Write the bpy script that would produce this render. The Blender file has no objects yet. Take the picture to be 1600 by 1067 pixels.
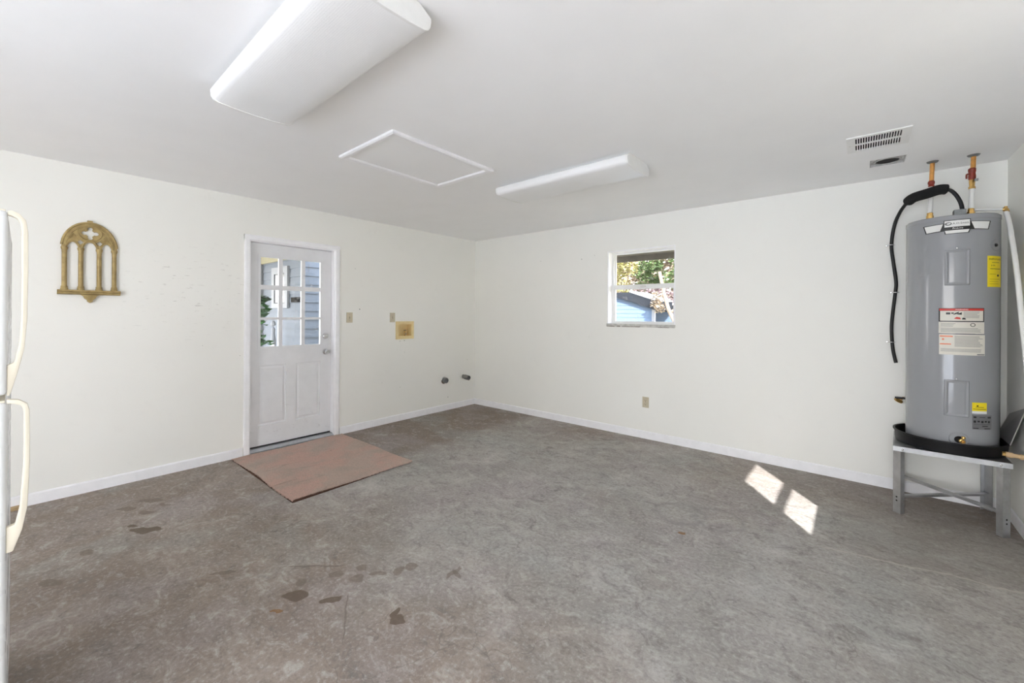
import bpy, bmesh, math, random
from mathutils import Matrix, Vector
import numpy as np

scene = bpy.context.scene
COL = scene.collection
random.seed(7)
H, XR, YB = 2.44, 5.211, -6.60        # ceiling height, right wall, wall behind the camera

# ------------------------------------------------------------------ camera
cam_d = bpy.data.cameras.new('camera')
cam = bpy.data.objects.new('camera', cam_d)
COL.objects.link(cam)
yaw, roll = 0.69970, 0.00547
fw = Vector((-math.sin(yaw), math.cos(yaw), 0)); rt = Vector((math.cos(yaw), math.sin(yaw), 0)); up = Vector((0, 0, 1))
r2 = rt * math.cos(roll) + up * math.sin(roll); u2 = up * math.cos(roll) - rt * math.sin(roll)
M = Matrix((r2, u2, -fw)).transposed().to_4x4()
M.translation = Vector((4.42875, -4.39633, 1.35438))
cam.matrix_world = M
cam_d.sensor_width = 36.0
cam_d.lens = 645.037 / 1600 * 36
cam_d.shift_y = -(533.5 - 490.19) / 1600
cam_d.clip_start = 0.02
scene.camera = cam

# ------------------------------------------------------------------ sky, sun, exposure
SUN = Vector((0.595, -0.804, 0.745)).normalized()
SKY_STRENGTH, SUN_STRENGTH, EXPOSURE = 4.6, 8.6, 0.82
world = bpy.data.worlds.new('world'); scene.world = world
world.use_nodes = True
wn = world.node_tree; wn.nodes.clear()
# bright hazy daylight: white towards the horizon, pale blue overhead
tcw = wn.nodes.new('ShaderNodeTexCoord'); sxw = wn.nodes.new('ShaderNodeSeparateXYZ'); hs = wn.nodes.new('ShaderNodeValToRGB')
hs.color_ramp.elements[0].position = 0.0; hs.color_ramp.elements[0].color = (1.0, .985, .965, 1)
hs.color_ramp.elements[1].position = 0.8; hs.color_ramp.elements[1].color = (.62, .76, 1.0, 1)
wn.links.new(tcw.outputs['Generated'], sxw.inputs[0]); wn.links.new(sxw.outputs[2], hs.inputs[0])
bgn = wn.nodes.new('ShaderNodeBackground'); bgn.inputs['Strength'].default_value = SKY_STRENGTH
wo = wn.nodes.new('ShaderNodeOutputWorld')
wn.links.new(hs.outputs[0], bgn.inputs['Color']); wn.links.new(bgn.outputs[0], wo.inputs[0])

sun_d = bpy.data.lights.new('sun', 'SUN'); sun_d.energy = SUN_STRENGTH; sun_d.angle = math.radians(0.6); sun_d.color = (1, .98, .96)
sun = bpy.data.objects.new('sun', sun_d); COL.objects.link(sun)
sun.rotation_euler = (-SUN).to_track_quat('-Z', 'Y').to_euler()
sun.location = (12, -16, 15)

vs = scene.view_settings
vs.view_transform = 'Standard'; vs.look = 'None'; vs.gamma = 1.0; vs.exposure = EXPOSURE; vs.use_curve_mapping = False
scene.cycles.max_bounces = 12; scene.cycles.diffuse_bounces = 12; scene.cycles.transparent_max_bounces = 16
scene.cycles.sample_clamp_indirect = 12.0
scene.cycles.use_light_tree = False; scene.cycles.caustics_reflective = False; scene.cycles.caustics_refractive = False

# ------------------------------------------------------------------ materials
class NT:
    """small node-tree writer"""
    def __init__(s, name):
        s.m = bpy.data.materials.new(name); s.m.use_nodes = True
        s.t = s.m.node_tree; s.t.nodes.clear()
        s.b = s.n('ShaderNodeBsdfPrincipled'); s.o = s.n('ShaderNodeOutputMaterial')
        s.t.links.new(s.b.outputs[0], s.o.inputs[0])
        s.pos = None
    def n(s, k): return s.t.nodes.new(k)
    def put(s, v, sock):
        if hasattr(v, 'is_output'): s.t.links.new(v, sock)
        else: sock.default_value = v
    def P(s):
        if s.pos is None: s.pos = s.n('ShaderNodeNewGeometry').outputs['Position']
        return s.pos
    def math(s, op, a, b=0.0, c=None, clamp=False):
        n = s.n('ShaderNodeMath'); n.operation = op; n.use_clamp = clamp
        s.put(a, n.inputs[0]); s.put(b, n.inputs[1])
        if c is not None: s.put(c, n.inputs[2])
        return n.outputs[0]
    def map(s, v=None, loc=(0, 0, 0), rot=(0, 0, 0), sc=(1, 1, 1)):
        n = s.n('ShaderNodeMapping'); s.put(s.P() if v is None else v, n.inputs[0])
        n.inputs['Location'].default_value = loc; n.inputs['Rotation'].default_value = rot; n.inputs['Scale'].default_value = sc
        return n.outputs[0]
    def noise(s, scale, detail=4, rough=.55, v=None, dist=0.0, col=False):
        n = s.n('ShaderNodeTexNoise'); s.put(s.P() if v is None else v, n.inputs['Vector'])
        n.inputs['Scale'].default_value = scale; n.inputs['Detail'].default_value = detail
        n.inputs['Roughness'].default_value = rough; n.inputs['Distortion'].default_value = dist
        return n.outputs['Color' if col else 'Fac']
    def rng(s, v, a, b, c=0.0, d=1.0):
        n = s.n('ShaderNodeMapRange'); n.clamp = True
        s.put(v, n.inputs[0])
        for i, x in enumerate((a, b, c, d)): s.put(x, n.inputs[i + 1])
        return n.outputs[0]
    def mix(s, f, a, b, mode='MIX'):
        n = s.n('ShaderNodeMix'); n.data_type = 'RGBA'; n.blend_type = mode
        fx = lambda c: (*c, 1) if isinstance(c, tuple) and len(c) == 3 else c
        s.put(f, n.inputs[0]); s.put(fx(a), n.inputs[6]); s.put(fx(b), n.inputs[7])
        return n.outputs[2]
    def dist(s, p, v=None):
        n = s.n('ShaderNodeVectorMath'); n.operation = 'DISTANCE'
        s.put(s.P() if v is None else v, n.inputs[0]); n.inputs[1].default_value = p
        return n.outputs['Value']
    def add(s, a, b, k=1.0):
        n = s.n('ShaderNodeVectorMath'); n.operation = 'MULTIPLY_ADD'
        s.put(b, n.inputs[0]); n.inputs[1].default_value = (k, k, k); s.put(a, n.inputs[2])
        return n.outputs[0]
    def bump(s, h, strength=.2, distance=.01):
        n = s.n('ShaderNodeBump'); n.inputs['Strength'].default_value = strength; n.inputs['Distance'].default_value = distance
        s.put(h, n.inputs['Height']); s.t.links.new(n.outputs[0], s.b.inputs['Normal'])
    def set(s, color=None, rough=.5, metal=0., spec=.5):
        if color is not None: s.put((*color, 1) if isinstance(color, tuple) and len(color) == 3 else color, s.b.inputs['Base Color'])
        s.put(rough, s.b.inputs['Roughness']); s.put(metal, s.b.inputs['Metallic']); s.put(spec, s.b.inputs['Specular IOR Level'])
        return s.m

def simple(name, col, rough=.5, metal=0., spec=.5, var=.08, vs_=30., bump=0., bs=80.):
    """one paint or plastic with a little uneven tone and grain"""
    t = NT(name)
    f = t.noise(vs_, 4)
    lo = tuple(c * (1 - var) for c in col); hi = tuple(min(1, c * (1 + var)) for c in col)
    c = t.mix(t.rng(f, .3, .7), lo, hi)
    if bump: t.bump(t.noise(bs, 5), bump, .004)
    return t.set(c, t.rng(f, .3, .7, max(.02, rough - .04), min(1, rough + .04)), metal, spec)

MT = {}
def mk(k, *a, **b): MT[k] = simple(k, *a, **b)
mk('ceiling_paint', (.935, .938, .945), .85, spec=.25, var=.012, vs_=3)
mk('trim_paint', (.92, .92, .94), .42, var=.03, vs_=14)
mk('fixture_enamel', (.84, .84, .83), .35, var=.02)
mk('cream_plastic', (.80, .745, .62), .38, var=.03, vs_=10)
mk('appliance_white', (.78, .79, .80), .28, var=.015, vs_=6)
mk('gasket', (.30, .30, .30), .7)
mk('almond_plate', (.56, .50, .37), .45, var=.05)
mk('almond_dark', (.34, .29, .2), .5)
mk('box_plastic', (.82, .66, .34), .42, var=.05)
mk('dark_void', (.015, .013, .012), .9)
mk('black_rubber', (.012, .012, .013), .5, spec=.4)
mk('black_foam', (.008, .008, .008), .9, bump=.5, bs=300)
mk('pan_plastic', (.007, .007, .008), .45, spec=.25)
mk('chrome', (.72, .72, .72), .16, 1.0, var=.02)
mk('galvanised', (.52, .53, .54), .38, .9, var=.14, vs_=16)
mk('galvanised_dull', (.24, .25, .25), .5, .8, var=.2, vs_=22)
mk('duct_metal', (.55, .54, .53), .45, .35, var=.25, vs_=40)
mk('mat_backing', (.10, .055, .04), .95, spec=.1, var=.2)
mk('brass', (.62, .40, .14), .3, 1.0, var=.12, vs_=60)
mk('copper', (.80, .40, .12), .36, .75, var=.14, vs_=50)
mk('red_valve', (.25, .035, .018), .42, var=.2, vs_=50)
mk('white_hose', (.80, .80, .78), .35, var=.02)
mk('tan_pipe', (.66, .46, .26), .5, var=.07, vs_=25)
mk('tank_enamel', (.300, .308, .325), .13, .0, spec=.55, var=.015, vs_=4)
mk('sheet_grey', (.30, .30, .30), .38, .5, var=.1, vs_=9)
mk('sheet_edge', (.62, .60, .56), .4, .6)
mk('label_white', (.80, .80, .78), .4, var=.01)
mk('label_black', (.012, .012, .012), .45)
mk('label_red', (.62, .045, .035), .45)
mk('label_orange', (.78, .25, .14), .45)
mk('label_yellow', (.92, .74, .02), .42, var=.02)
mk('label_grey', (.17, .17, .18), .45)
mk('label_paper', (.70, .67, .60), .5, var=.02)
mk('threshold', (.50, .52, .55), .4, .6, var=.1)
mk('weather_strip', (.03, .03, .03), .8)
mk('sill_stone', (.55, .54, .50), .7, var=.25, vs_=25)
mk('strip_tan', (.42, .30, .16), .7, var=.2, vs_=20)
mk('soffit_wood', (.13, .115, .09), .8, var=.22, vs_=9, spec=.12)
mk('soffit_yellow', (.33, .30, .20), .8, var=.06, spec=.12)
mk('siding_blue', (.19, .208, .235), .7, var=.05, vs_=5, spec=.12)
mk('siding_far', (.13, .185, .27), .7, var=.06, vs_=5, spec=.12)
mk('roof_slate', (.016, .019, .025), .8, var=.25, vs_=14, spec=.12)
mk('ext_white', (.30, .305, .32), .6, var=.04, spec=.12)
mk('sign_dark', (.02, .018, .018), .8, spec=.05)
mk('dark_pane', (.05, .055, .06), .15)
mk('driveway', (.80, .79, .775), .9, var=.1, vs_=2)  # kept very pale so this unseen ground bounces light onto the ceiling
mk('ground_soil', (.30, .26, .17), .95, var=.3, vs_=2)
mk('bark', (.28, .21, .155), .9, var=.3, vs_=12, bump=.5, bs=30, spec=.12)
mk('bark_grey', (.30, .27, .24), .9, var=.3, vs_=12, spec=.12)
mk('leaf_green', (.11, .17, .06), .6, var=.5, vs_=3, spec=.12)
mk('leaf_yellow', (.36, .33, .13), .6, var=.4, vs_=3, spec=.12)
mk('leaf_pink', (.26, .18, .185), .6, var=.3, vs_=3, spec=.12)
mk('leaf_tan', (.36, .29, .21), .6, var=.35, vs_=3, spec=.12)
mk('leaf_dark', (.035, .10, .03), .45, var=.5, vs_=8)

def wall_material(name, col, marks, plane, scuff=None):
    """eggshell wall paint; marks: nail holes and dings, scuff: band of faint rubbed lines"""
    t = NT(name)
    f = t.noise(1.3, 3)
    c = t.mix(t.rng(f, .3, .7), tuple(x * .985 for x in col), tuple(min(1, x * 1.01) for x in col))
    # faint smudges
    sm = t.rng(t.noise(5, 6, .7), .60, .78, 0, .10)
    c = t.mix(sm, c, (.55, .53, .49))
    if scuff:
        (cy, cz, ry, rz) = scuff
        m = t.map(sc=(1, 5, 26) if plane == 'x' else (5, 1, 26), rot=(.10, 0, 0))
        ln = t.rng(t.noise(2.6, 5, .6, m), .615, .68)
        d = t.n('ShaderNodeVectorMath'); d.operation = 'DISTANCE'
        mp = t.map(sc=(0, 1 / ry, 1 / rz)); t.put(mp, d.inputs[0]); d.inputs[1].default_value = (0, cy / ry, cz / rz)
        fall = t.rng(d.outputs['Value'], .35, 1.0, 1, 0)
        c = t.mix(t.math('MULTIPLY', t.math('MULTIPLY', ln, fall), .38), c, (.30, .28, .25))
    wob = t.add(t.P(), t.noise(60, 2, .5, col=True), .012)
    acc = None
    for (p, r) in marks:
        q = t.rng(t.dist((p[0] + .006, p[1] + .006, p[2] + .006), wob), r * .6, r, 1, 0)
        acc = q if acc is None else t.math('MAXIMUM', acc, q)
    if acc is not None: c = t.mix(t.math('MULTIPLY', acc, .75), c, (.10, .095, .09))
    return t.set(c, .62, 0, .3)

MT['wall_left'] = wall_material('wall_paint_left', (.888, .884, .840),
    [((0, y, z), r * .62) for y, z, r in [(-1.875, 1.398, .013), (-1.324, 1.001, .011), (-1.257, 1.006, .013), (-1.256, .86, .007), (-1.576, .508, .008),
      (-.525, .179, .012), (-.157, .672, .010), (-1.32, .42, .007), (-1.933, 1.86, .006), (-3.08, .95, .006), (-3.37, 1.06, .006)]], 'x', (-3.42, 1.55, .75, .5))
MT['wall_back'] = wall_material('wall_paint_back', (.888, .885, .843),
    [((x, 0, z), r * .62) for x, z, r in [(1.218, 2.048, .009), (1.835, 2.024, .012), (2.01, 2.055, .008), (3.55, 1.989, .005)]], 'y')
MT['wall_side'] = wall_material('wall_paint_side', (.888, .885, .843), [], 'y')

def floor_material():
    t = NT('floor_concrete')
    P = t.P()
    sep = t.n('ShaderNodeSeparateXYZ'); t.put(P, sep.inputs[0])
    X, Y = sep.outputs[0], sep.outputs[1]
    big = t.noise(.75, 4, .6, dist=.4)
    tint = t.noise(1.35, 3, .55, t.map(loc=(7, 3, 0)))
    med = t.noise(2.3, 6, .68, dist=.9)
    fine = t.noise(9.5, 6, .74, t.map(rot=(0, 0, .6), sc=(.85, 1.25, 1)), .8)
    micro = t.noise(52, 3, .7)
    grey = t.mix(t.rng(med, .3, .7), (.295, .274, .252), (.445, .420, .390))
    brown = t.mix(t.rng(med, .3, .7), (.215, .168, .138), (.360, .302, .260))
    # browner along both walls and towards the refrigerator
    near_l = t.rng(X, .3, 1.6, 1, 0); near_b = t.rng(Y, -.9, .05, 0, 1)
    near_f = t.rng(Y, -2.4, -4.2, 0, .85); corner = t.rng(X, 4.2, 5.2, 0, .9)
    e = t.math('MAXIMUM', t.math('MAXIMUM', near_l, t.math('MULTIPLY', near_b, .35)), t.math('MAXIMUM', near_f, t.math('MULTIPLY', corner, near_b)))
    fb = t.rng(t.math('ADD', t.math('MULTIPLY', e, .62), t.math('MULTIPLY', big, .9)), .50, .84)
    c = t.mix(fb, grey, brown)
    # old appliance footprint by the corner, darker brown with a ragged border
    rag = t.math('MULTIPLY', t.math('SUBTRACT', fine, .5), .35)
    fx = t.rng(t.math('ADD', X, rag), 1.02, 1.20, 1, 0); fy = t.rng(t.math('ADD', Y, rag), -2.15, -2.05, 0, 1)
    c = t.mix(t.math('MULTIPLY', t.math('MULTIPLY', fx, fy), .55), c, (.185, .140, .110))
    # violet and greenish cloudy patches
    c = t.mix(t.rng(tint, .52, .66, 0, .50), c, (.37, .325, .322))
    c = t.mix(t.rng(tint, .46, .34, 0, .40), c, (.345, .352, .335))
    # mottling: dark and chalky flecks at several sizes, and thin trowel lines
    c = t.mix(t.rng(fine, .52, .67, 0, .62), c, (.175, .160, .148))
    c = t.mix(t.rng(fine, .46, .30, 0, .55), c, (.56, .545, .515))
    ridge = t.math('ABSOLUTE', t.math('SUBTRACT', med, .5))
    c = t.mix(t.math('MULTIPLY', t.rng(ridge, 0, .016, 1, 0), t.rng(fine, .45, .6, 0, .45)), c, (.15, .135, .125))
    ridge2 = t.math('ABSOLUTE', t.math('SUBTRACT', fine, .485))
    c = t.mix(t.math('MULTIPLY', t.rng(ridge2, 0, .014, 1, 0), t.rng(tint, .42, .60, .05, .38)), c, (.145, .130, .12))
    c = t.mix(t.rng(micro, .52, .70, 0, .50), c, (.165, .148, .136))
    c = t.mix(t.rng(micro, .46, .30, 0, .42), c, (.57, .55, .52))
    c = t.mix(t.rng(med, .60, .74, 0, .45), c, (.56, .545, .52))
    # hairline cracks
    w1 = t.add(P, t.noise(9, 3, .5, col=True), .10)
    v = t.n('ShaderNodeTexVoronoi'); v.feature = 'DISTANCE_TO_EDGE'; v.inputs['Scale'].default_value = 1.3
    t.put(t.add(w1, t.noise(2.5, 3, .6, col=True), .6), v.inputs['Vector'])
    crk = t.math('MULTIPLY', t.rng(v.outputs['Distance'], .0, .006, 1, 0), t.rng(big, .50, .60, 0, .5))
    c = t.mix(crk, c, (.14, .125, .115))
    # darker slab by the water heater, ending at a cold joint
    jx = t.math('ADD', t.math('MULTIPLY', X, -.18), Y)
    jn = t.math('ADD', jx, t.math('MULTIPLY', t.math('SUBTRACT', med, .5), .12))
    reg = t.math('MULTIPLY', t.rng(jn, -2.155, -2.115, 0, 1), t.rng(X, 4.25, 4.45, 0, 1))
    c = t.mix(t.math('MULTIPLY', reg, .30), c, (.19, .16, .14))
    ln = t.math('MULTIPLY', t.rng(t.math('ABSOLUTE', t.math('ADD', jn, 2.138)), .0, .010, 1, 0), t.rng(X, 4.22, 4.3, 0, .8))
    c = t.mix(ln, c, (.50, .44, .40))
    # brown drips and spills, each with its own outline
    def spots(lst, col, k, src, off):
        nonlocal c
        acc = None
        for (x, y, rx, ry, a) in lst:
            n = t.n('ShaderNodeVectorMath'); n.operation = 'SUBTRACT'; t.put(src, n.inputs[0]); n.inputs[1].default_value = (x + off, y + off, off)
            mm = t.n('ShaderNodeMapping'); mm.vector_type = 'TEXTURE'; t.put(n.outputs[0], mm.inputs[0])
            mm.inputs['Rotation'].default_value = (0, 0, a); mm.inputs['Scale'].default_value = (rx, ry, 1e3)
            ln_ = t.n('ShaderNodeVectorMath'); ln_.operation = 'LENGTH'; t.put(mm.outputs[0], ln_.inputs[0])
            q = t.rng(ln_.outputs['Value'], .86, 1.0, 1, 0)
            acc = q if acc is None else t.math('MAXIMUM', acc, q)
        c = t.mix(t.math('MULTIPLY', acc, k), c, col)
    spots([(1.046, -3.895, .10, .035, .75), (.93, -3.93, .04, .015, .7), (2.368, -3.552, .062, .040, .75), (2.523, -3.453, .060, .026, .8), (2.874, -3.32, .038, .035, 0), (2.83, -3.30, .02, .03, .4)],
          (.125, .088, .062), .85, w1, .05)
    spots([(.584, -3.927, .06, .03, .6), (.552, -3.787, .10, .03, .7), (.75, -3.85, .06, .03, .7), (1.101, -4.156, .05, .02, .6), (1.344, -4.286, .06, .03, .5), (.70, -3.74, .06, .02, .7),
           (2.513, -3.196, .045, .022, .7), (2.359, -3.342, .05, .03, .5), (2.415, -3.23, .035, .03, 0), (2.58, -3.12, .03, .035, 0), (2.61, -3.06, .04, .03, .6), (2.47, -3.29, .04, .03, .8), (1.908, -3.714, .06, .02, .6), (2.29, -3.48, .035, .035, 0), (2.816, -2.936, .015, .07, .3)],
          (.16, .125, .10), .58, w1, .05)
    spots([(3.591, -1.757, .02, .015, 0), (2.40, -3.64, .03, .01, .6)], (.23, .11, .03), .8, w1, .05)
    w2 = t.add(P, t.noise(9, 3, .5, col=True), .03)
    spots([(2.21, -3.38, .16, .008, .72), (2.68, -3.46, .17, .005, -.55), (2.83, -2.93, .05, .012, -.3)], (.15, .12, .10), .55, w2, .015)
    # pale ring where a tin once stood
    for (x, y) in ((3.50, -1.50), (3.72, -1.42)):
        rd = t.dist((x + .05, y + .05, .05), w1)
        rg = t.math('MULTIPLY', t.rng(t.math('ABSOLUTE', t.math('SUBTRACT', rd, .15)), 0, .03, 1, 0), .40)
        c = t.mix(rg, c, (.20, .19, .18))
    h = t.math('ADD', t.math('MULTIPLY', fine, .5), t.math('MULTIPLY', micro, .3))
    t.bump(h, .30, .006)
    return t.set(c, t.rng(med, .3, .7, .62, .82), 0, .32)
MT['floor'] = floor_material()

def carpet_material():
    t = NT('carpet_pile')
    big = t.noise(2.4, 4, .6, dist=.5)
    c = t.mix(t.rng(big, .42, .60), (.80, .54, .455), (.72, .575, .49))
    c = t.mix(t.rng(t.noise(4.5, 4, .6, t.map(loc=(4, 2, 0))), .48, .68, 0, .75), c, (.60, .50, .42))
    c = t.mix(t.rng(t.noise(110, 4, .75), .42, .66, 0, .60), c, (.46, .34, .28))
    c = t.mix(t.rng(t.noise(95, 4, .75, t.map(loc=(1, 5, 2))), .50, .70, 0, .6), c, (.86, .66, .56))
    cr = t.noise(2.2, 3, .5, t.map(loc=(2.1, .3, 0), sc=(1.6, .45, 1)), .3)
    ridge = t.math('ABSOLUTE', t.math('SUBTRACT', cr, .5))
    c = t.mix(t.math('MULTIPLY', t.rng(ridge, 0, .010, 1, 0), t.rng(t.noise(3.0, 2), .5, .6, 0, .4)), c, (.36, .25, .20))
    t.bump(t.noise(420, 3, .7), .9, .012)
    return t.set(c, .95, 0, .1)
MT['carpet'] = carpet_material()

def gold_material():
    t = NT('antique_gold')
    n1 = t.noise(22, 5, .6)
    c = t.mix(t.rng(n1, .35, .65), (.30, .215, .085), (.47, .355, .155))
    c = t.mix(t.rng(t.noise(90, 4, .7), .58, .75, 0, .45), c, (.13, .085, .03))
    t.bump(t.noise(120, 4), .25, .002)
    return t.set(c, .48, .25, .4)
MT['gold'] = gold_material()

def door_material():
    t = NT('door_paint')
    c = t.mix(t.rng(t.noise(7, 4), .3, .7), (.77, .775, .79), (.82, .825, .84))
    sep = t.n('ShaderNodeSeparateXYZ'); t.put(t.P(), sep.inputs[0])
    low = t.rng(sep.outputs[2], .05, .5, .55, .08)
    scr = t.rng(t.noise(6, 8, .7, t.map(sc=(1, 3, 5), rot=(.4, 0, 0)), .8), .60, .70)
    c = t.mix(t.math('MULTIPLY', scr, low), c, (.36, .35, .34))
    return t.set(c, .38, 0, .45)
MT['door'] = door_material()

def lens_material():
    t = NT('prismatic_lens')
    ck = t.n('ShaderNodeTexChecker'); t.put(t.map(rot=(0, 0, math.radians(45))), ck.inputs[0]); ck.inputs['Scale'].default_value = 190
    t.bump(ck.outputs['Fac'], .35, .002)
    c = t.mix(t.rng(t.noise(3, 4), .3, .7), (.87, .875, .88), (.91, .915, .92))
    return t.set(c, .30, 0, .5)
MT['lens'] = lens_material()

def glass_material(name, tint=(1, 1, 1), spots=True):
    """thin window glass: lets light straight through, reflects a little, with dust specks"""
    m = bpy.data.materials.new(name); m.use_nodes = True
    t = m.node_tree; t.nodes.clear()
    tr = t.nodes.new('ShaderNodeBsdfTransparent'); tr.inputs[0].default_value = (*tint, 1)
    gl = t.nodes.new('ShaderNodeBsdfGlossy'); gl.inputs['Roughness'].default_value = .02
    mx = t.nodes.new('ShaderNodeMixShader'); o = t.nodes.new('ShaderNodeOutputMaterial')
    mx.inputs[0].default_value = .05; t.links.new(tr.outputs[0], mx.inputs[1]); t.links.new(gl.outputs[0], mx.inputs[2])
    df = t.nodes.new('ShaderNodeBsdfDiffuse'); df.inputs[0].default_value = (.8, .8, .8, 1)
    nz = t.nodes.new('ShaderNodeTexNoise'); nz.inputs['Scale'].default_value = 14; nz.inputs['Detail'].default_value = 6
    gm = t.nodes.new('ShaderNodeNewGeometry'); t.links.new(gm.outputs['Position'], nz.inputs['Vector'])
    mr = t.nodes.new('ShaderNodeMapRange'); mr.inputs[1].default_value = .62; mr.inputs[2].default_value = .75; mr.inputs[4].default_value = .25
    t.links.new(nz.outputs['Fac'], mr.inputs[0])
    m2 = t.nodes.new('ShaderNodeMixShader'); t.links.new(mr.outputs[0], m2.inputs[0]); t.links.new(mx.outputs[0], m2.inputs[1]); t.links.new(df.outputs[0], m2.inputs[2])
    t.links.new(m2.outputs[0], o.inputs[0])
    return m
MT['glass'] = glass_material('window_glass')

# ------------------------------------------------------------------ mesh helpers
def bx(bm, x0, x1, y0, y1, z0, z1):
    v = [bm.verts.new((x, y, z)) for x in (x0, x1) for y in (y0, y1) for z in (z0, z1)]
    for f in ((0, 1, 3, 2), (4, 6, 7, 5), (0, 4, 5, 1), (2, 3, 7, 6), (0, 2, 6, 4), (1, 5, 7, 3)): bm.faces.new([v[i] for i in f])
    return v
def box(x0, x1, y0, y1, z0, z1, bev=0., seg=2):
    bm = bmesh.new(); bx(bm, x0, x1, y0, y1, z0, z1)
    if bev: bmesh.ops.bevel(bm, geom=bm.edges[:], offset=bev, segments=seg, affect='EDGES', profile=.6)
    return bm
def boxes(lst):
    bm = bmesh.new()
    for b in lst: bx(bm, *b)
    return bm
def spin(bm, prof, seg, fr):
    """revolve (r, h) profile; fr maps (r*cos, r*sin, h) to world"""
    rings = []
    for r, h in prof:
        if r < 1e-6: rings.append([bm.verts.new(fr(0, 0, h))])
        else: rings.append([bm.verts.new(fr(r * math.cos(2 * math.pi * i / seg), r * math.sin(2 * math.pi * i / seg), h)) for i in range(seg)])
    for a, b in zip(rings, rings[1:]):
        for i in range(seg):
            j = (i + 1) % seg
            if len(a) == 1 and len(b) == 1: continue
            if len(a) == 1: bm.faces.new((a[0], b[j], b[i]))
            elif len(b) == 1: bm.faces.new((a[i], a[j], b[0]))
            else: bm.faces.new((a[i], a[j], b[j], b[i]))
def lathe(prof, org=(0, 0, 0), axis=(0, 0, 1), seg=24):
    bm = bmesh.new(); q = Vector((0, 0, 1)).rotation_difference(Vector(axis).normalized()); o = Vector(org)
    spin(bm, prof, seg, lambda x, y, h: o + q @ Vector((x, y, h)))
    bmesh.ops.recalc_face_normals(bm, faces=bm.faces[:])
    return bm
def smooth_path(pts, n=8):
    P = [Vector(p) for p in pts]; out = []
    for i in range(len(P) - 1):
        a, b, c, d = P[max(0, i - 1)], P[i], P[i + 1], P[min(len(P) - 1, i + 2)]
        for k in range(n):
            t = k / n
            out.append(.5 * ((2 * b) + (c - a) * t + (2 * a - 5 * b + 4 * c - d) * t * t + (3 * b - a - 3 * c + d) * t ** 3))
    return out + [P[-1]]
def tube(pts, r, seg=12, n=8, cap=True):
    bm = bmesh.new(); path = smooth_path(pts, n) if n > 1 else [Vector(p) for p in pts]
    rf = r if callable(r) else (lambda t: r)
    rings = []; prev = None
    for i, p in enumerate(path):
        d = (path[min(i + 1, len(path) - 1)] - path[max(i - 1, 0)]).normalized()
        if prev is None: s = d.orthogonal().normalized()
        else: s = (prev - d * prev.dot(d)).normalized()
        prev = s; u = d.cross(s); rr = rf(i / (len(path) - 1))
        rings.append([bm.verts.new(p + (s * math.cos(2 * math.pi * k / seg) + u * math.sin(2 * math.pi * k / seg)) * rr) for k in range(seg)])
    for a, b in zip(rings, rings[1:]):
        for k in range(seg): bm.faces.new((a[k], a[(k + 1) % seg], b[(k + 1) % seg], b[k]))
    if cap: bm.faces.new(rings[0][::-1]); bm.faces.new(rings[-1])
    return bm
def prism(outline, fr, d0, d1, bev=0.):
    """extrude a 2-D outline (a, b) between depths; fr(a, b, d) gives world"""
    bm = bmesh.new()
    A = [bm.verts.new(fr(a, b, d0)) for a, b in outline]; B = [bm.verts.new(fr(a, b, d1)) for a, b in outline]
    n = len(outline)
    bm.faces.new(A[::-1]); bm.faces.new(B)
    for i in range(n): bm.faces.new((A[i], A[(i + 1) % n], B[(i + 1) % n], B[i]))
    bmesh.ops.recalc_face_normals(bm, faces=bm.faces[:])
    if bev: bmesh.ops.bevel(bm, geom=bm.edges[:], offset=bev, segments=2, affect='EDGES', profile=.6)
    return bm
def join(*bms):
    out = bms[0]
    for b in bms[1:]:
        me = bpy.data.meshes.new('tmp'); b.to_mesh(me); out.from_mesh(me); bpy.data.meshes.remove(me); b.free()
    return out
def holed(loops, depth, bev, fr, res=1):
    """2-D outline with holes, extruded and bevelled; loops[0] is the outline"""
    cu = bpy.data.curves.new('tmp', 'CURVE'); cu.dimensions = '2D'; cu.fill_mode = 'BOTH'
    cu.extrude = depth / 2 - bev; cu.bevel_depth = bev; cu.bevel_resolution = res
    for L in loops:
        s = cu.splines.new('POLY'); s.points.add(len(L) - 1); s.use_cyclic_u = True
        for p, (a, b) in zip(s.points, L): p.co = (a, b, 0, 1)
    ob = bpy.data.objects.new('tmp', cu); COL.objects.link(ob)
    dg = bpy.context.evaluated_depsgraph_get(); me = bpy.data.meshes.new_from_object(ob.evaluated_get(dg))
    bm = bmesh.new(); bm.from_mesh(me)
    bpy.data.objects.remove(ob); bpy.data.curves.remove(cu); bpy.data.meshes.remove(me)
    bmesh.ops.remove_doubles(bm, verts=bm.verts[:], dist=1e-5)
    for v in bm.verts: v.co = fr(v.co.x, v.co.y, v.co.z + depth / 2)
    bmesh.ops.recalc_face_normals(bm, faces=bm.faces[:])
    return bm
def text_bm(txt, size, fr, shear=0.):
    """flat lettering; fr(a, b) gives world; centred"""
    cu = bpy.data.curves.new('tmp', 'FONT'); cu.body = txt; cu.size = size; cu.align_x = 'CENTER'; cu.align_y = 'CENTER'; cu.shear = shear; cu.resolution_u = 3
    ob = bpy.data.objects.new('tmp', cu); COL.objects.link(ob)
    dg = bpy.context.evaluated_depsgraph_get(); me = bpy.data.meshes.new_from_object(ob.evaluated_get(dg))
    bm = bmesh.new(); bm.from_mesh(me)
    bpy.data.objects.remove(ob); bpy.data.curves.remove(cu); bpy.data.meshes.remove(me)
    for v in bm.verts: v.co = fr(v.co.x, v.co.y)
    return bm

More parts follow.
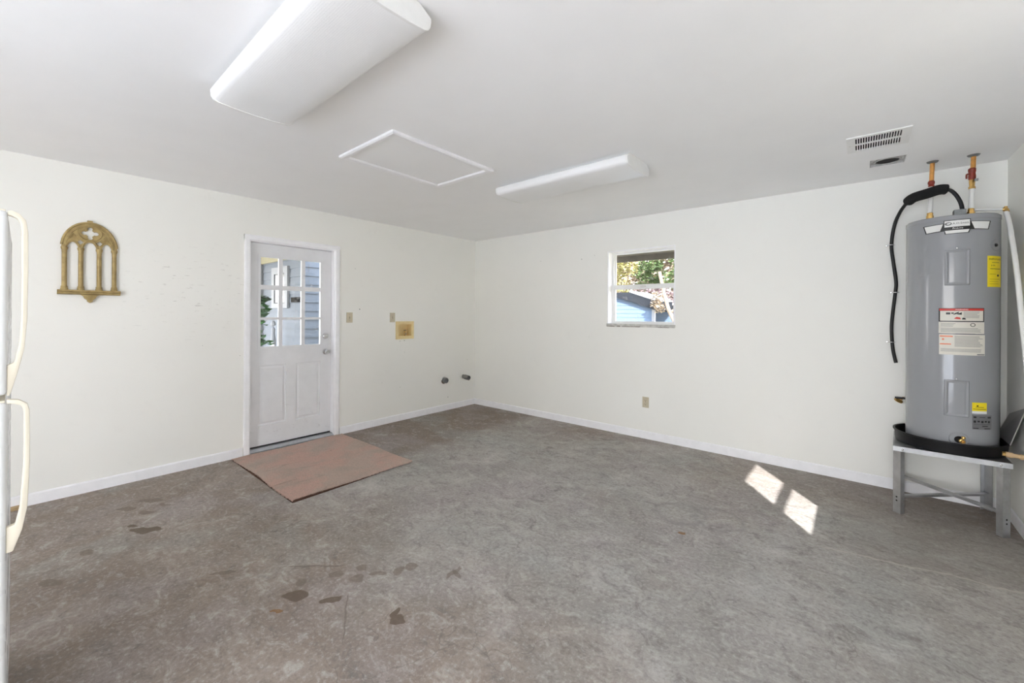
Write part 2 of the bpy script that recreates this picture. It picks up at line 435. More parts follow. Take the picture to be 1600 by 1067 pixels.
OFF = {}
def link(name, bm, mat, parent=None, smooth=None, origin=None):
    me = bpy.data.meshes.new(name)
    if parent is not None: off = OFF[parent]
    elif origin is not None: off = Vector(origin)
    else:
        xs = [v.co for v in bm.verts]
        off = Vector(((min(v.x for v in xs) + max(v.x for v in xs)) / 2, (min(v.y for v in xs) + max(v.y for v in xs)) / 2, min(v.z for v in xs)))
    for v in bm.verts: v.co -= off
    if smooth is not None:
        a = math.radians(smooth)
        bm.normal_update()
        for f in bm.faces: f.smooth = True
        for e in bm.edges:
            if len(e.link_faces) == 2 and e.calc_face_angle(0) > a: e.smooth = False
    bm.to_mesh(me); bm.free()
    me.materials.append(MT[mat] if isinstance(mat, str) else mat)
    o = bpy.data.objects.new(name, me); COL.objects.link(o)
    if parent is not None: o.parent = parent
    else: o.location = off
    OFF[o] = off
    return o
def tag(o, label, cat=None, group=None, kind=None):
    o['label'] = label
    if cat: o['category'] = cat
    if group: o['group'] = group
    if kind: o['kind'] = kind
    return o
def thing(name, loc, label, cat=None, group=None, kind=None):
    o = bpy.data.objects.new(name, None); o.empty_display_size = .1; COL.objects.link(o); o.location = loc
    OFF[o] = Vector(loc)
    return tag(o, label, cat, group, kind)
def part_again(o, delta, parent):
    """another instance of a part that shares its mesh, moved by delta"""
    c = o.copy(); COL.objects.link(c); c.parent = parent; c.location = o.location + Vector(delta); OFF[c] = OFF[parent]
    return c
def copy_thing(root, delta, label):
    r = root.copy(); COL.objects.link(r); r.location = root.location + Vector(delta); r['label'] = label; OFF[r] = OFF[root] + Vector(delta)
    for ch in list(root.children):
        c = ch.copy(); COL.objects.link(c); c.parent = r
        for g in list(ch.children):
            d = g.copy(); COL.objects.link(d); d.parent = c
    return r

def slab_with_holes(a0, a1, b0, b1, holes, fr, d0, d1):
    """wall or ceiling slab spanning a x b, thickness d0..d1, with rectangular holes"""
    A = sorted({a0, a1, *[h[0] for h in holes], *[h[1] for h in holes]}); B = sorted({b0, b1, *[h[2] for h in holes], *[h[3] for h in holes]})
    solid = lambda i, j: 0 <= i < len(A) - 1 and 0 <= j < len(B) - 1 and not any(h[0] <= (A[i] + A[i + 1]) / 2 <= h[1] and h[2] <= (B[j] + B[j + 1]) / 2 <= h[3] for h in holes)
    bm = bmesh.new(); V = {}
    def v(i, j, k):
        if (i, j, k) not in V: V[i, j, k] = bm.verts.new(fr(A[i], B[j], (d0, d1)[k]))
        return V[i, j, k]
    for i in range(len(A) - 1):
        for j in range(len(B) - 1):
            if not solid(i, j): continue
            bm.faces.new((v(i, j, 0), v(i + 1, j, 0), v(i + 1, j + 1, 0), v(i, j + 1, 0)))
            bm.faces.new((v(i, j, 1), v(i, j + 1, 1), v(i + 1, j + 1, 1), v(i + 1, j, 1)))
            for di, dj, p, q in ((-1, 0, (0, 0), (0, 1)), (1, 0, (1, 0), (1, 1)), (0, -1, (0, 0), (1, 0)), (0, 1, (0, 1), (1, 1))):
                if not solid(i + di, j + dj):
                    bm.faces.new((v(i + p[0], j + p[1], 0), v(i + q[0], j + q[1], 0), v(i + q[0], j + q[1], 1), v(i + p[0], j + p[1], 1)))
    bmesh.ops.recalc_face_normals(bm, faces=bm.faces[:])
    return bm

# ------------------------------------------------------------------ room shell
DOOR = (-3.003, -2.172, 0.0, 2.045)                    # y0 y1 z0 z1 of the rough opening
WBX = (-1.358, -1.152, 1.060, 1.218)                   # washer box recess
WIN1 = (2.178, 2.955, 1.222, 2.085)                    # x range, z range of the window in the back wall
WIN2 = (-2.845, -2.105, 1.222, 2.085)                  # y range, z range of the window in the right wall
LIGHT_OPENING = (2.10, 4.95, 0.0, 2.20)                            # opening added behind the camera, out of view, to let daylight in
T_ = .16
EXT = .16
tag(link('floor', box(-.16, XR + .16, YB - .16, .16, -.12, 0), 'floor', origin=(0, 0, 0)), 'worn grey brown concrete slab floor with stains', 'floor', kind='structure')
VENT = (4.402, 4.618, -1.116, -.868)
HOLE = (4.482, 4.667, -.565, -.385)
ceil_bm = slab_with_holes(-.16, XR + .16, YB - .16, .16, [VENT, HOLE], lambda a, b, d: Vector((a, b, d)), H, H + .02)
tag(link('ceiling', ceil_bm, 'ceiling_paint', origin=(0, 0, H)), 'flat white painted ceiling', 'ceiling', kind='structure')
tag(link('wall_left', slab_with_holes(YB - T_, T_, 0, H, [DOOR, WBX], lambda a, b, d: Vector((d, a, b)), 0, -T_), 'wall_left', origin=(0, 0, 0)),
    'scuffed off-white wall with the glazed door', 'wall', kind='structure')
tag(link('wall_back', slab_with_holes(0, XR, 0, H, [WIN1], lambda a, b, d: Vector((a, d, b)), 0, T_), 'wall_back', origin=(0, 0, 0)),
    'off-white wall with the small window', 'wall', kind='structure')
tag(link('wall_right', slab_with_holes(YB - T_, T_, 0, H, [WIN2], lambda a, b, d: Vector((d, a, b)), XR, XR + T_), 'wall_side', origin=(XR, 0, 0)),
    'off-white side wall beside the water heater', 'wall', kind='structure')
tag(link('wall_front', slab_with_holes(0, XR, 0, H, [LIGHT_OPENING], lambda a, b, d: Vector((a, d, b)), YB, YB - T_), 'wall_side', origin=(0, YB, 0)),
    'unseen off-white wall with a wide opening added for daylight', 'wall', kind='structure')

def baseboard(name, fr, a0, a1, label):
    prof = [(0, 0), (.013, 0), (.013, .074), (.010, .081), (.0045, .084), (.0045, .070), (0, .070)]
    tag(link(name, prism(prof, fr, a0, a1), 'trim_paint'), label, 'baseboard', kind='structure')
baseboard('baseboard_left', lambda a, b, d: Vector((a, d, b)), -2.113, -.0135, 'white baseboard between the door and the corner')
baseboard('baseboard_left', lambda a, b, d: Vector((a, d, b)), YB + .02, -3.058, 'white baseboard left of the door')
baseboard('baseboard_back', lambda a, b, d: Vector((d, -a, b)), .0, XR - .0135, 'white baseboard along the window wall')
baseboard('baseboard_right', lambda a, b, d: Vector((XR - a, d, b)), YB + .02, -.0, 'white baseboard behind the water heater')

# ------------------------------------------------------------------ glazed door
def build_door():
    d = thing('door_1', (0, -2.588, 0), 'white half-glazed door with nine panes and two lower panels', 'door', kind='structure')
    y0, y1 = -2.994, -2.180; xf, xb = -.070, -.112
    # slab with a lite opening and two panel recesses
    LITE = (-2.905, -2.283, .998, 1.918)
    PAN = [(-2.902, -2.645, .238, .830), (-2.550, -2.296, .238, .830)]
    bm = slab_with_holes(y0, y1, .045, 2.032, [LITE] + PAN, lambda a, b, k: Vector((k, a, b)), xf, xb)
    link('slab', bm, 'door', d)
    for (a, b, c, e) in PAN:
        g = bmesh.new()
        # sloped border then a raised field
        def ring(i, x): return [g.verts.new((x, yy, zz)) for yy, zz in ((a + i, c + i), (b - i, c + i), (b - i, e - i), (a + i, e - i))]
        rs = [ring(0, xf - .001), ring(.004, xf - .012), ring(.016, xf - .012), ring(.034, xf - .003)]
        for p, q in zip(rs, rs[1:]):
            for i in range(4): g.faces.new((p[i], p[(i + 1) % 4], q[(i + 1) % 4], q[i]))
        g.faces.new(rs[-1])
        back = ring(0, xb + .002); g.faces.new(back[::-1])
        for i in range(4): g.faces.new((rs[0][(i + 1) % 4], rs[0][i], back[i], back[(i + 1) % 4]))
        bmesh.ops.recalc_face_normals(g, faces=g.faces[:])
        link('panel', g, 'door', d)
    # glazing frame: a proud border plus muntins
    f = []
    a, b, c, e = LITE
    w = .018
    xo = xf + .005
    f += [(-.090, xo, a - .006, a + w, c - .006, e + .006), (-.090, xo, b - w, b + .006, c - .006, e + .006), (-.090, xo, a + w, b - w, c - .006, c + w), (-.090, xo, a + w, b - w, e - w, e + .006)]
    link('glazing_frame', boxes(f), 'door', d)
    ys = [(-2.889, -2.722), (-2.684, -2.500), (-2.462, -2.297)]; zs = [(1.014, 1.281), (1.305, 1.580), (1.626, 1.902)]
    for k in (0, 1): link('muntin', box(-.088, xf + .001, ys[k][1], ys[k + 1][0], c + w, e - w), 'door', d)
    for k in (0, 1):
        for (p, q) in ys: link('muntin', box(-.088, xf + .001, p, q, zs[k][1], zs[k + 1][0]), 'door', d)
    for (p, q) in ys:
        for (s, u) in zs: link('pane', box(-.084, -.080, p, q, s, u), 'glass', d)
    # knob and deadbolt
    ky = -2.238
    k = link('knob', lathe([(0, .060), (.018, .060), (.026, .050), (.027, .040), (.020, .030), (.011, .024), (.011, .008)], (xf, ky, .927), (1, 0, 0)), 'chrome', d, 40)
    link('rose', lathe([(0, .010), (.028, .009), (.033, .004), (.034, 0)], (xf, ky, .927), (1, 0, 0)), 'chrome', k, 40)
    k = link('deadbolt', lathe([(0, .016), (.024, .016), (.031, .010), (.033, 0)], (xf, ky - .004, 1.098), (1, 0, 0)), 'chrome', d, 40)
    link('thumb_turn', box(xf + .014, xf + .030, ky - .020, ky + .012, 1.093, 1.103, .002), 'chrome', k)
    # jambs, casing, threshold
    for (p, q) in ((-3.003, -2.996), (-2.178, -2.172)):
        link('jamb', box(-.155, 0.0, p, q, 0, 2.045), 'trim_paint', d)
    link('jamb', box(-.155, 0, -2.996, -2.178, 2.034, 2.045), 'trim_paint', d)
    link('door_stop', boxes([(-.150, xb - .002, -2.996, -2.984, .04, 2.034), (-.150, xb - .002, -2.190, -2.178, .04, 2.034), (-.150, xb - .002, -2.984, -2.190, 2.022, 2.034)]), 'trim_paint', d)
    cs = [(0, 0), (.010, 0), (.016, .010), (.016, .040), (.012, .052), (0, .052)]
    zt = 2.040
    link('casing', prism(cs, lambda a, b, k: Vector((a, -2.998 - b, k)), 0, zt + .052), 'trim_paint', d)
    link('casing', prism(cs, lambda a, b, k: Vector((a, -2.172 + b, k)), 0, zt + .052), 'trim_paint', d)
    link('casing', prism(cs, lambda a, b, k: Vector((a + .0005, k, zt + b)), -3.050, -2.120), 'trim_paint', d)
    link('threshold', prism([(-.15, 0), (.004, 0), (.004, .012), (-.03, .030), (-.15, .030)], lambda a, b, k: Vector((a, k, b)), -2.996, -2.178), 'threshold', d)
    link('sweep', boxes([(-.108, -.072, -2.990, -2.184, .031, .044)]), 'weather_strip', d)
    for z in (.25, 1.05, 1.83):
        link('hinge', lathe([(0, -.045), (.006, -.045), (.006, .045), (0, .045)], (-.064, -2.996, z), seg=10), 'trim_paint', d)
build_door()

# ------------------------------------------------------------------ windows (single-hung, set deep in the wall)
def build_window(name, a0, a1, z0, z1, fr, label, chip):
    """fr(a, d, z): along the wall, depth outwards from the room face, height"""
    mid = fr((a0 + a1) / 2, .1, z0)
    w = thing(name, mid, label, 'window', kind='structure')
    def fbox(p0, p1, d0, d1, q0, q1):
        bm = bmesh.new(); bx(bm, p0, p1, d0, d1, q0, q1)
        for v in bm.verts: v.co = fr(*v.co)
        bmesh.ops.recalc_face_normals(bm, faces=bm.faces[:])
        return bm
    s = .022
    for b in ((a0, a0 + .012, .004, .159), (a1 - .012, a1, .004, .159)): link('reveal', fbox(*b, z0 + .026, z1), 'trim_paint', w)
    link('reveal', fbox(a0 + .012, a1 - .012, .004, .159, z1 - .012, z1), 'trim_paint', w)
    sl = fbox(a0 - .004, a1 + .004, -.012, .159, z0 - .008, z0 + .024)
    link('window_sill', sl, 'sill_stone' if chip else 'trim_paint', w)
    i0, i1, j0, j1 = a0 + .012, a1 - .012, z0 + .024, z1 - .012
    rail = (1.642, 1.697)
    # fixed frame
    for b in ((i0, i0 + s, .100, .150, j0, j1), (i1 - s, i1, .100, .150, j0, j1), (i0 + s, i1 - s, .100, .150, j1 - .020, j1), (i0 + s, i1 - s, .100, .150, j0, j0 + .016)):
        link('window_frame', fbox(*b), 'fixture_enamel', w)
    # sashes
    up_ = link('sash', join(fbox(i0 + s, i0 + s + .012, .128, .146, rail[0], j1 - .02), fbox(i1 - s - .012, i1 - s, .128, .146, rail[0], j1 - .02), fbox(i0 + s, i1 - s, .1281, .1459, rail[0] + .01, rail[1])), 'fixture_enamel', w)
    link('pane', fbox(i0 + s + .012, i1 - s - .012, .136, .139, rail[1], j1 - .02), 'glass', up_)
    lo = link('sash', join(fbox(i0 + s, i0 + s + .020, .104, .126, j0 + .016, rail[1]), fbox(i1 - s - .020, i1 - s, .104, .126, j0 + .016, rail[1]),
                           fbox(i0 + s, i1 - s, .1041, .1259, rail[0], rail[1] - .004), fbox(i0 + s, i1 - s, .1041, .1259, j0 + .016, j0 + .030)), 'fixture_enamel', w)
    link('pane', fbox(i0 + s + .020, i1 - s - .020, .114, .117, j0 + .030, rail[0]), 'glass', lo)
    link('sash_lock', fbox((a0 + a1) / 2 - .03, (a0 + a1) / 2 + .03, .092, .104, rail[0] + .02, rail[0] + .036), 'chrome', lo)
    if chip:
        random.seed(3)
        for (p, q, h) in ((a0 + .002, a0 + .10, .010), (a0 + .13, a0 + .17, .014), (a0 + .19, a0 + .40, .007), (a0 + .60, a0 + .72, .005)):
            link('chipped_edge', fbox(p, q, -.0135, -.004, z0 - .009, z0 - .009 + h), 'bark_grey', w)
    return w
build_window('window_1', *WIN1[:2], *WIN1[2:], lambda a, d, z: Vector((a, d, z)), 'small white single-hung window with chipped sill in the back wall', True)
build_window('window_2', *WIN2[:2], *WIN2[2:], lambda a, d, z: Vector((XR + d, a, z)), 'white single-hung window in the side wall', False)

# ------------------------------------------------------------------ electric water heater
TC = Vector((4.908, -.283)); TR = .2235; TZ0, TZ1 = .474, 2.012
def cyl(th, z, r): return Vector((TC.x + r * math.cos(math.radians(th)), TC.y + r * math.sin(math.radians(th)), z))
def patch(pts, r, depth=.0012, n=None):
    """thin sheet wrapped on the tank; pts outline (theta, z), four corners bottom-left, bottom-right, top-right, top-left"""
    (a, b, c, d) = pts
    n = n or max(2, int(max(abs(b[0] - a[0]), abs(c[0] - d[0])) / 2.5))
    bm = bmesh.new(); rows = []
    for k in range(n + 1):
        t = k / n
        lo = (a[0] + (b[0] - a[0]) * t, a[1] + (b[1] - a[1]) * t); hi = (d[0] + (c[0] - d[0]) * t, d[1] + (c[1] - d[1]) * t)
        rows.append([bm.verts.new(cyl(*lo, r + depth)), bm.verts.new(cyl(*hi, r + depth)), bm.verts.new(cyl(*lo, r - .002)), bm.verts.new(cyl(*hi, r - .002))])
    for p, q in zip(rows, rows[1:]):
        for i, j in ((0, 1), (1, 3), (3, 2), (2, 0)): bm.faces.new((p[i], q[i], q[j], p[j]))
    bm.faces.new((rows[0][0], rows[0][1], rows[0][3], rows[0][2])); bm.faces.new((rows[-1][0], rows[-1][2], rows[-1][3], rows[-1][1]))
    bmesh.ops.recalc_face_normals(bm, faces=bm.faces[:])
    return bm
def rect(t0, t1, z0, z1, r=TR, depth=.0012): return patch(((t0, z0), (t1, z0), (t1, z1), (t0, z1)), r, depth)
def tank_text(txt, size, th, z, dr, shear=0.): return text_bm(txt, size, lambda a, b: cyl(th + math.degrees(a / TR), z + b, TR + dr), shear)

def build_heater():
    w = thing('water_heater', (TC.x, TC.y, TZ0), 'tall grey electric water heater standing in a black drain pan', 'water heater')
    prof = [(0, TZ0), (TR - .004, TZ0), (TR, TZ0 + .004), (TR, TZ1 - .030), (TR + .0018, TZ1 - .0295), (TR + .0018, TZ1 - .006), (TR - .004, TZ1), (TR * .6, TZ1 + .004), (0, TZ1 + .006)]
    link('tank', lathe(prof, (TC.x, TC.y, 0), seg=96), 'tank_enamel', w, 30)
    # element covers with an embossed border
    for (z0, z1) in ((1.553, 1.786), (.706, .942)):
        t0, t1 = -104.2, -74.6
        g = bmesh.new(); N = 44; rows = []
        tw = math.radians(t1 - t0) * TR
        for i in range(N + 1):
            rr = []
            for j in range(N + 1):
                u, v = i / N, j / N
                d = min(u * tw, (1 - u) * tw, v * (z1 - z0), (1 - v) * (z1 - z0))
                if i in (0, N) or j in (0, N): h = -.003
                elif d < .017: h = .0015 + .0085 * math.sin(math.pi * d / .017) ** .7
                else: h = .0015 + .0030 * min(1, (d - .017) / .004)
                rr.append(g.verts.new(cyl(t0 + (t1 - t0) * u, z0 + (z1 - z0) * v, TR + h)))
            rows.append(rr)
        for i in range(N):
            for j in range(N): g.faces.new((rows[i][j], rows[i + 1][j], rows[i + 1][j + 1], rows[i][j + 1]))
        bmesh.ops.recalc_face_normals(g, faces=g.faces[:])
        p = link('access_panel', g, 'tank_enamel', w, 60)
        link('screw', lathe([(0, .006), (.004, .006), (.006, .002), (.006, 0)], cyl(-90, z1 + .008, TR), cyl(-90, 0, 1) - cyl(-90, 0, 0), 10), 'chrome', p, 40)
    # maker's badge under the rim
    b = link('badge', join(patch(((-128.3, 1.905), (-105, 1.910), (-104, 1.962), (-132.2, 1.958)), TR, .0010), patch(((-75, 1.910), (-50.2, 1.905), (-46.2, 1.960), (-75, 1.964)), TR, .0010),
                           rect(-105.3, -74.2, 1.921, 1.979, depth=.0014), rect(-109.3, -69.6, 1.912, 1.933, depth=.0013), patch(((-104, 1.889), (-76, 1.889), (-74.6, 1.915), (-105, 1.915)), TR, .0014)), 'label_black', w)
    link('badge_field', join(patch(((-126.8, 1.9095), (-109.5, 1.914), (-106.0, 1.958), (-130.0, 1.954)), TR, .0018), patch(((-69.4, 1.914), (-51.6, 1.9095), (-48.6, 1.956), (-73.4, 1.960)), TR, .0018),
                             rect(-104.3, -75.2, 1.934, 1.975, depth=.0022), patch(((-102.6, 1.8925), (-77.4, 1.8925), (-75.8, 1.912), (-103.8, 1.912)), TR, .0022)), 'label_white', b)
    link('lettering', tank_text('A.O.Smith', .0175, -85.6, 1.9545, .0027), 'label_black', b)
    ov = bmesh.new()
    for (ra, rb, s0) in ((.0125, .0095, 0), (.0085, .0060, 60)):
        for i in range(22):
            if s0 and i < 4: continue
            t0, t1 = 2 * math.pi * i / 22, 2 * math.pi * (i + 1) / 22
            f = lambda rr, t: cyl(-99.9 + math.degrees(rr * 1.25 * math.cos(t) / TR), 1.955 + rr * .85 * math.sin(t), TR + .0027)
            ov.faces.new([ov.verts.new(f(ra, t0)), ov.verts.new(f(ra, t1)), ov.verts.new(f(rb, t1)), ov.verts.new(f(rb, t0))])
    link('emblem', ov, 'label_black', b)
    link('lettering', tank_text('ProLine', .015, -89, 1.9235, .0020), 'label_white', b)
    # relief-valve port at the right
    th = -36.5
    p = link('port_plate', lathe([(0, .004), (.034, .004), (.038, 0)], cyl(th, 1.807, TR - .003), cyl(th, 0, 1) - cyl(th, 0, 0), 28), 'tank_enamel', w, 40)
    link('port', lathe([(0, .007), (.009, .007), (.011, 0)], cyl(th, 1.807, TR), cyl(th, 0, 1) - cyl(th, 0, 0), 18), 'black_rubber', p, 40)
    # tall yellow label
    y = link('yellow_label', rect(-51.4, -20.0, 1.541, 1.738), 'label_yellow', w)
    tag(y, 'tall yellow label')
    link('lettering', tank_text('ENERGYGUIDE', .0155, -36.0, 1.717, .0018), 'label_black', y)
    link('print', join(tank_text('$ 424', .013, -42, 1.677, .0018), rect(-47, -24, 1.6545, 1.6575, depth=.0017), rect(-44, -28, 1.695, 1.697, depth=.0017), rect(-33, -28.5, 1.608, 1.620, depth=.0017),
                       rect(-48, -36, 1.622, 1.6235, depth=.0017), rect(-48, -26, 1.590, 1.5912, depth=.0017), rect(-48, -30, 1.575, 1.5762, depth=.0017), rect(-48, -28, 1.560, 1.5612, depth=.0017)), 'label_black', y)
    # stacked warning labels
    l = link('warning_label', rect(-110.6, -56.2, 1.318, 1.407), 'label_black', w)
    link('label_field', rect(-108.9, -57.8, 1.324, 1.389, depth=.0018), 'label_paper', l)
    link('label_header', rect(-109.8, -57.0, 1.390, 1.404, depth=.0018), 'label_red', l)
    link('lettering', tank_text('WARNING', .012, -84, 1.397, .0023), 'label_white', l)
    random.seed(11)
    fig = bmesh.new()
    fig = join(rect(-102, -97, 1.366, 1.379, depth=.0022), rect(-96, -93, 1.370, 1.378, depth=.0022), patch(((-94, 1.362), (-88, 1.372), (-87, 1.384), (-92, 1.374)), TR, .0022), patch(((-90, 1.366), (-84, 1.364), (-84, 1.380), (-88, 1.372)), TR, .0022), patch(((-84, 1.333), (-79, 1.333), (-80, 1.342), (-83, 1.345)), TR, .0022))
    link('pictogram', fig, 'label_black', l)
    link('pictogram', patch(((-93, 1.338), (-85, 1.334), (-86, 1.346), (-90, 1.350)), TR, .0022), 'label_red', l)
    def lines(t0, t1, zs, h=.0022, jag=6):
        return join(*[rect(t0, t1 - random.random() * jag, z - h / 2, z + h / 2, depth=.0021) for z in zs])
    link('print', lines(-82, -60, [1.381 - .0072 * i for i in range(6)]), 'label_grey', l)
    l2 = link('instruction_label', rect(-110.6, -56.0, 1.240, 1.317, depth=.0013), 'label_paper', w)
    link('print', join(lines(-108, -90, [1.306 - .008 * i for i in range(3)]), lines(-108, -60, [1.276 - .0075 * i for i in range(4)]), rect(-110.6, -56.0, 1.2385, 1.2425, depth=.0019), rect(-91, -68, 1.2375, 1.2435, depth=.0020)), 'label_grey', l2)
    rg = bmesh.new()
    for i in range(18):
        t0, t1 = 2 * math.pi * i / 18, 2 * math.pi * (i + 1) / 18
        f = lambda rr, t: cyl(-71 + math.degrees(rr * math.cos(t) / TR), 1.299 + rr * .95 * math.sin(t), TR + .0020)
        rg.faces.new([rg.verts.new(f(.0125, t0)), rg.verts.new(f(.0125, t1)), rg.verts.new(f(.0090, t1)), rg.verts.new(f(.0090, t0))])
    link('pictogram', rg, 'label_black', l2)
    l3 = link('instruction_label', rect(-110.0, -55.0, 1.104, 1.236, depth=.0013), 'label_paper', w)
    link('print', join(rect(-109, -94, 1.219, 1.228, depth=.0019), rect(-109, -96, 1.169, 1.177, depth=.0019), rect(-106.5, -104, 1.198, 1.210, depth=.0019)), 'label_orange', l3)
    link('print', join(lines(-92, -58, [1.225 - .0072 * i for i in range(10)]), lines(-108, -60, [1.142 - .0075 * i for i in range(3)], jag=3), rect(-65.5, -55.6, 1.107, 1.114, depth=.0020)), 'label_grey', l3)
    # small labels low on the tank
    y2 = link('yellow_label', rect(-71.2, -51.5, .752, .806), 'label_yellow', w)
    link('print', join(rect(-70, -53, .764, .7665, depth=.0018), rect(-67, -56, .776, .778, depth=.0018), rect(-65.5, -63.5, .781, .789, depth=.0018)), 'label_black', y2)
    link('label_field', rect(-71.2, -51.5, .736, .752), 'label_white', w)
    pl = link('rating_plate', rect(-71.0, -43.2, .636, .727), 'label_grey', w)
    link('print', join(rect(-69.5, -66, .708, .718, depth=.0018), rect(-50, -45, .708, .718, depth=.0018), rect(-62, -54, .712, .715, depth=.0018), *[rect(-69.5 + 5 * i, -66.5 + 5 * i, .678 + .004 * (i % 2), .692, depth=.0018) for i in range(5)],
                       rect(-69, -46, .668, .6695, depth=.0018), rect(-58, -50, .655, .660, depth=.0018), rect(-70, -63, .640, .645, depth=.0018), rect(-55, -46, .640, .645, depth=.0018)), 'label_black', pl)
    # drain valve
    th = -86.5; ax = cyl(th, 0, 1) - cyl(th, 0, 0)
    p = link('valve_plate', lathe([(0, .006), (.042, .006), (.047, 0)], cyl(th, .561, TR - .002), ax, 32), 'tank_enamel', w, 40)
    link('valve_cup', lathe([(0, .008), (.020, .008), (.022, .004)], cyl(th, .561, TR), ax, 24), 'dark_void', p, 40)
    v = link('drain_valve', lathe([(.008, 0), (.008, .02), (.014, .022), (.014, .036), (.010, .038), (.010, .048), (.006, .048), (.006, .030), (0, .030)], cyl(th + 1, .561, TR), ax + Vector((.15, 0, -.1)), 18), 'brass', w, 40)
    link('valve_screw', lathe([(0, .012), (.009, .012), (.010, 0)], cyl(th + 4, .574, TR + .02), (0, 0, 1), 12), 'brass', v, 40)
    # top: nipples and junction cover
    for x in (4.805, 5.000): link('pipe_nut', lathe([(.012, 0), (.012, .026), (.019, .028), (.019, .046), (.016, .048), (.016, .066), (.011, .068)], (x, -.283, TZ1 + .0005), seg=6), 'brass', w)
    link('junction_cover', box(4.915, 4.972, -.34, -.27, TZ1 + .001, TZ1 + .062, .004), 'galvanised_dull', w)
    return w
build_heater()

# drain pan, stand
def build_pan():
    prof = [(0, .463), (.250, .463), (.266, .470), (.272, .535), (.280, .538), (.280, .544), (.268, .544), (.262, .474), (.246, .468), (0, .468)]
    o = link('drain_pan', lathe(prof, (4.898, -.283, 0), seg=72), 'pan_plastic', smooth=35)
    tag(o, 'round black plastic drain pan under the water heater', 'drain pan')
build_pan()
def build_stand():
    s = thing('heater_stand', (4.876, -.283, 0), 'galvanised steel stand on four angle legs under the water heater', 'stand')
    x0, x1, y0, y1 = 4.608, 5.144, -.530, -.022; zt = .461
    xl = x0 + .028
    top = join(prism([(x0, y0), (x1, y0), (x1, y1), (xl, y1)], lambda a, b, k: Vector((a, b, k)), zt - .003, zt), boxes([(x0, x1, y0, y0 + .003, zt - .032, zt - .003), (xl, x1, y1 - .003, y1, zt - .032, zt - .003), (x1 - .003, x1, y0 + .003, y1 - .003, zt - .032, zt - .003)]), prism([(x0, y0 + .003), (x0 + .003, y0 + .003), (xl + .003, y1 - .003), (xl, y1 - .003)], lambda a, b, k: Vector((a, b, k)), zt - .032, zt - .003))
    link('top_tray', top, 'galvanised', s)
    for (x, sx) in ((x0 + .0035, 1), (x1 - .0035, -1)):
        for (y, sy) in ((y0 + .0035, 1), (y1 - .0035, -1)):
            xx = x + (.026 if sx > 0 and sy < 0 else 0)
            # bent angle leg with its fold towards the outside
            L = [(0, .030), (.036, 0), (.058, .032), (.0545, .0345), (.0355, .006), (.0025, .0335)]
            P_ = lambda a, b, k, x=xx, sx=sx, y=y, sy=sy: Vector((x + sx * a, y + sy * b, k))
            leg = link('leg', prism(L, P_, 0, zt - .004), 'galvanised', s)
            n_ = Vector((-sx * .030, -sy * .036, 0)).normalized()
            for z in (.085, .110):
                link('bolt_hole', lathe([(0, .0012), (.0055, .0012), (.0055, 0)], P_(.018, .015, z) + n_ * .0003, n_, 10), 'dark_void', leg)
            link('bolt', lathe([(0, .006), (.004, .005), (.007, .002), (.007, 0)], (xx + sx * .045, y - sy * .0036, zt - .017), (0, -sy, 0), 12), 'chrome', leg, 40)
    def brace(p, q, z):
        p, q = Vector((*p, z)), Vector((*q, z)); d = (q - p).normalized(); n = Vector((-d.y, d.x, 0))
        L = [(-.013, -.002), (.013, -.002), (.013, .024), (.010, .024), (.010, .001), (-.013, .001)]
        return prism(L, lambda a, b, k: p + d * k + n * a + Vector((0, 0, -b)), 0, (q - p).length)
    link('brace', brace((x0 + .03, y1 - .03), (x1 - .03, y0 + .03), .150), 'galvanised', s)
    link('brace', brace((x0 + .03, y0 + .03), (x1 - .03, y1 - .03), .120), 'galvanised', s)
build_stand()

# supply lines to the ceiling
def build_supply(x, label, zs, kind):
    z_top = H
    t = thing('water_supply_pipe', (x, -.283, TZ1 + .07), label, 'pipe', 'water pipes above the heater')
    xb_ = x; xt = x + .014; yy = -.276
    at = lambda z: (xb_ + (xt - xb_) * (z - TZ1) / (H - TZ1), -.283 + .008 * (z - TZ1) / (H - TZ1), z)
    link('flexible_connector', tube([at(TZ1 + .069), at(zs[0])], .0135, 14, 1), 'white_hose', t, 40)
    link('copper_stub', tube([at(zs[1]), at(H - .001)], .0125, 16, 1), 'copper', t, 40)
    p0 = at(zs[0])
    h = zs[1] - zs[0]
    if kind == 0:
        prof = [(.0, 0), (.013, 0), (.017, .008), (.013, .018), (.013, h - .030), (.018, h - .022), (.018, h - .008), (.013, h), (0, h)]
        link('coupling', lathe(prof, p0, seg=16), 'red_valve', t, 40)
    else:
        link('nut', lathe([(.0, 0), (.017, 0), (.017, .014), (.013, .016), (.015, .045), (.015, .062)], p0, seg=8), 'brass', t)
        v = link('valve_body', lathe([(.014, .060), (.018, .066), (.019, .085), (.016, .105), (.019, .118), (.019, h - .006), (.013, h), (0, h)], p0, seg=16), 'red_valve', t, 40)
        link('lever', tube([(p0[0] - .010, p0[1] - .010, p0[2] + .10), (p0[0] - .026, p0[1] - .012, p0[2] + .098), (p0[0] - .027, p0[1] - .012, p0[2] + .070)], .005, 8, 4), 'red_valve', v, 40)
        link('tag', box(p0[0] + .008, p0[0] + .026, p0[1] - .024, p0[1] - .012, p0[2] + .045, p0[2] + .062, .002), 'galvanised_dull', v)
    link('escutcheon', lathe([(.0135, -.012), (.026, -.008), (.032, 0), (.0135, 0)], at(H - .0005), seg=24), 'galvanised_dull', t, 40)
build_supply(4.803, 'left copper water pipe passing behind the black foam sleeve', (2.262, 2.306), 0)
build_supply(4.998, 'right copper water pipe with red valve between heater and ceiling', (2.212, 2.352), 1)

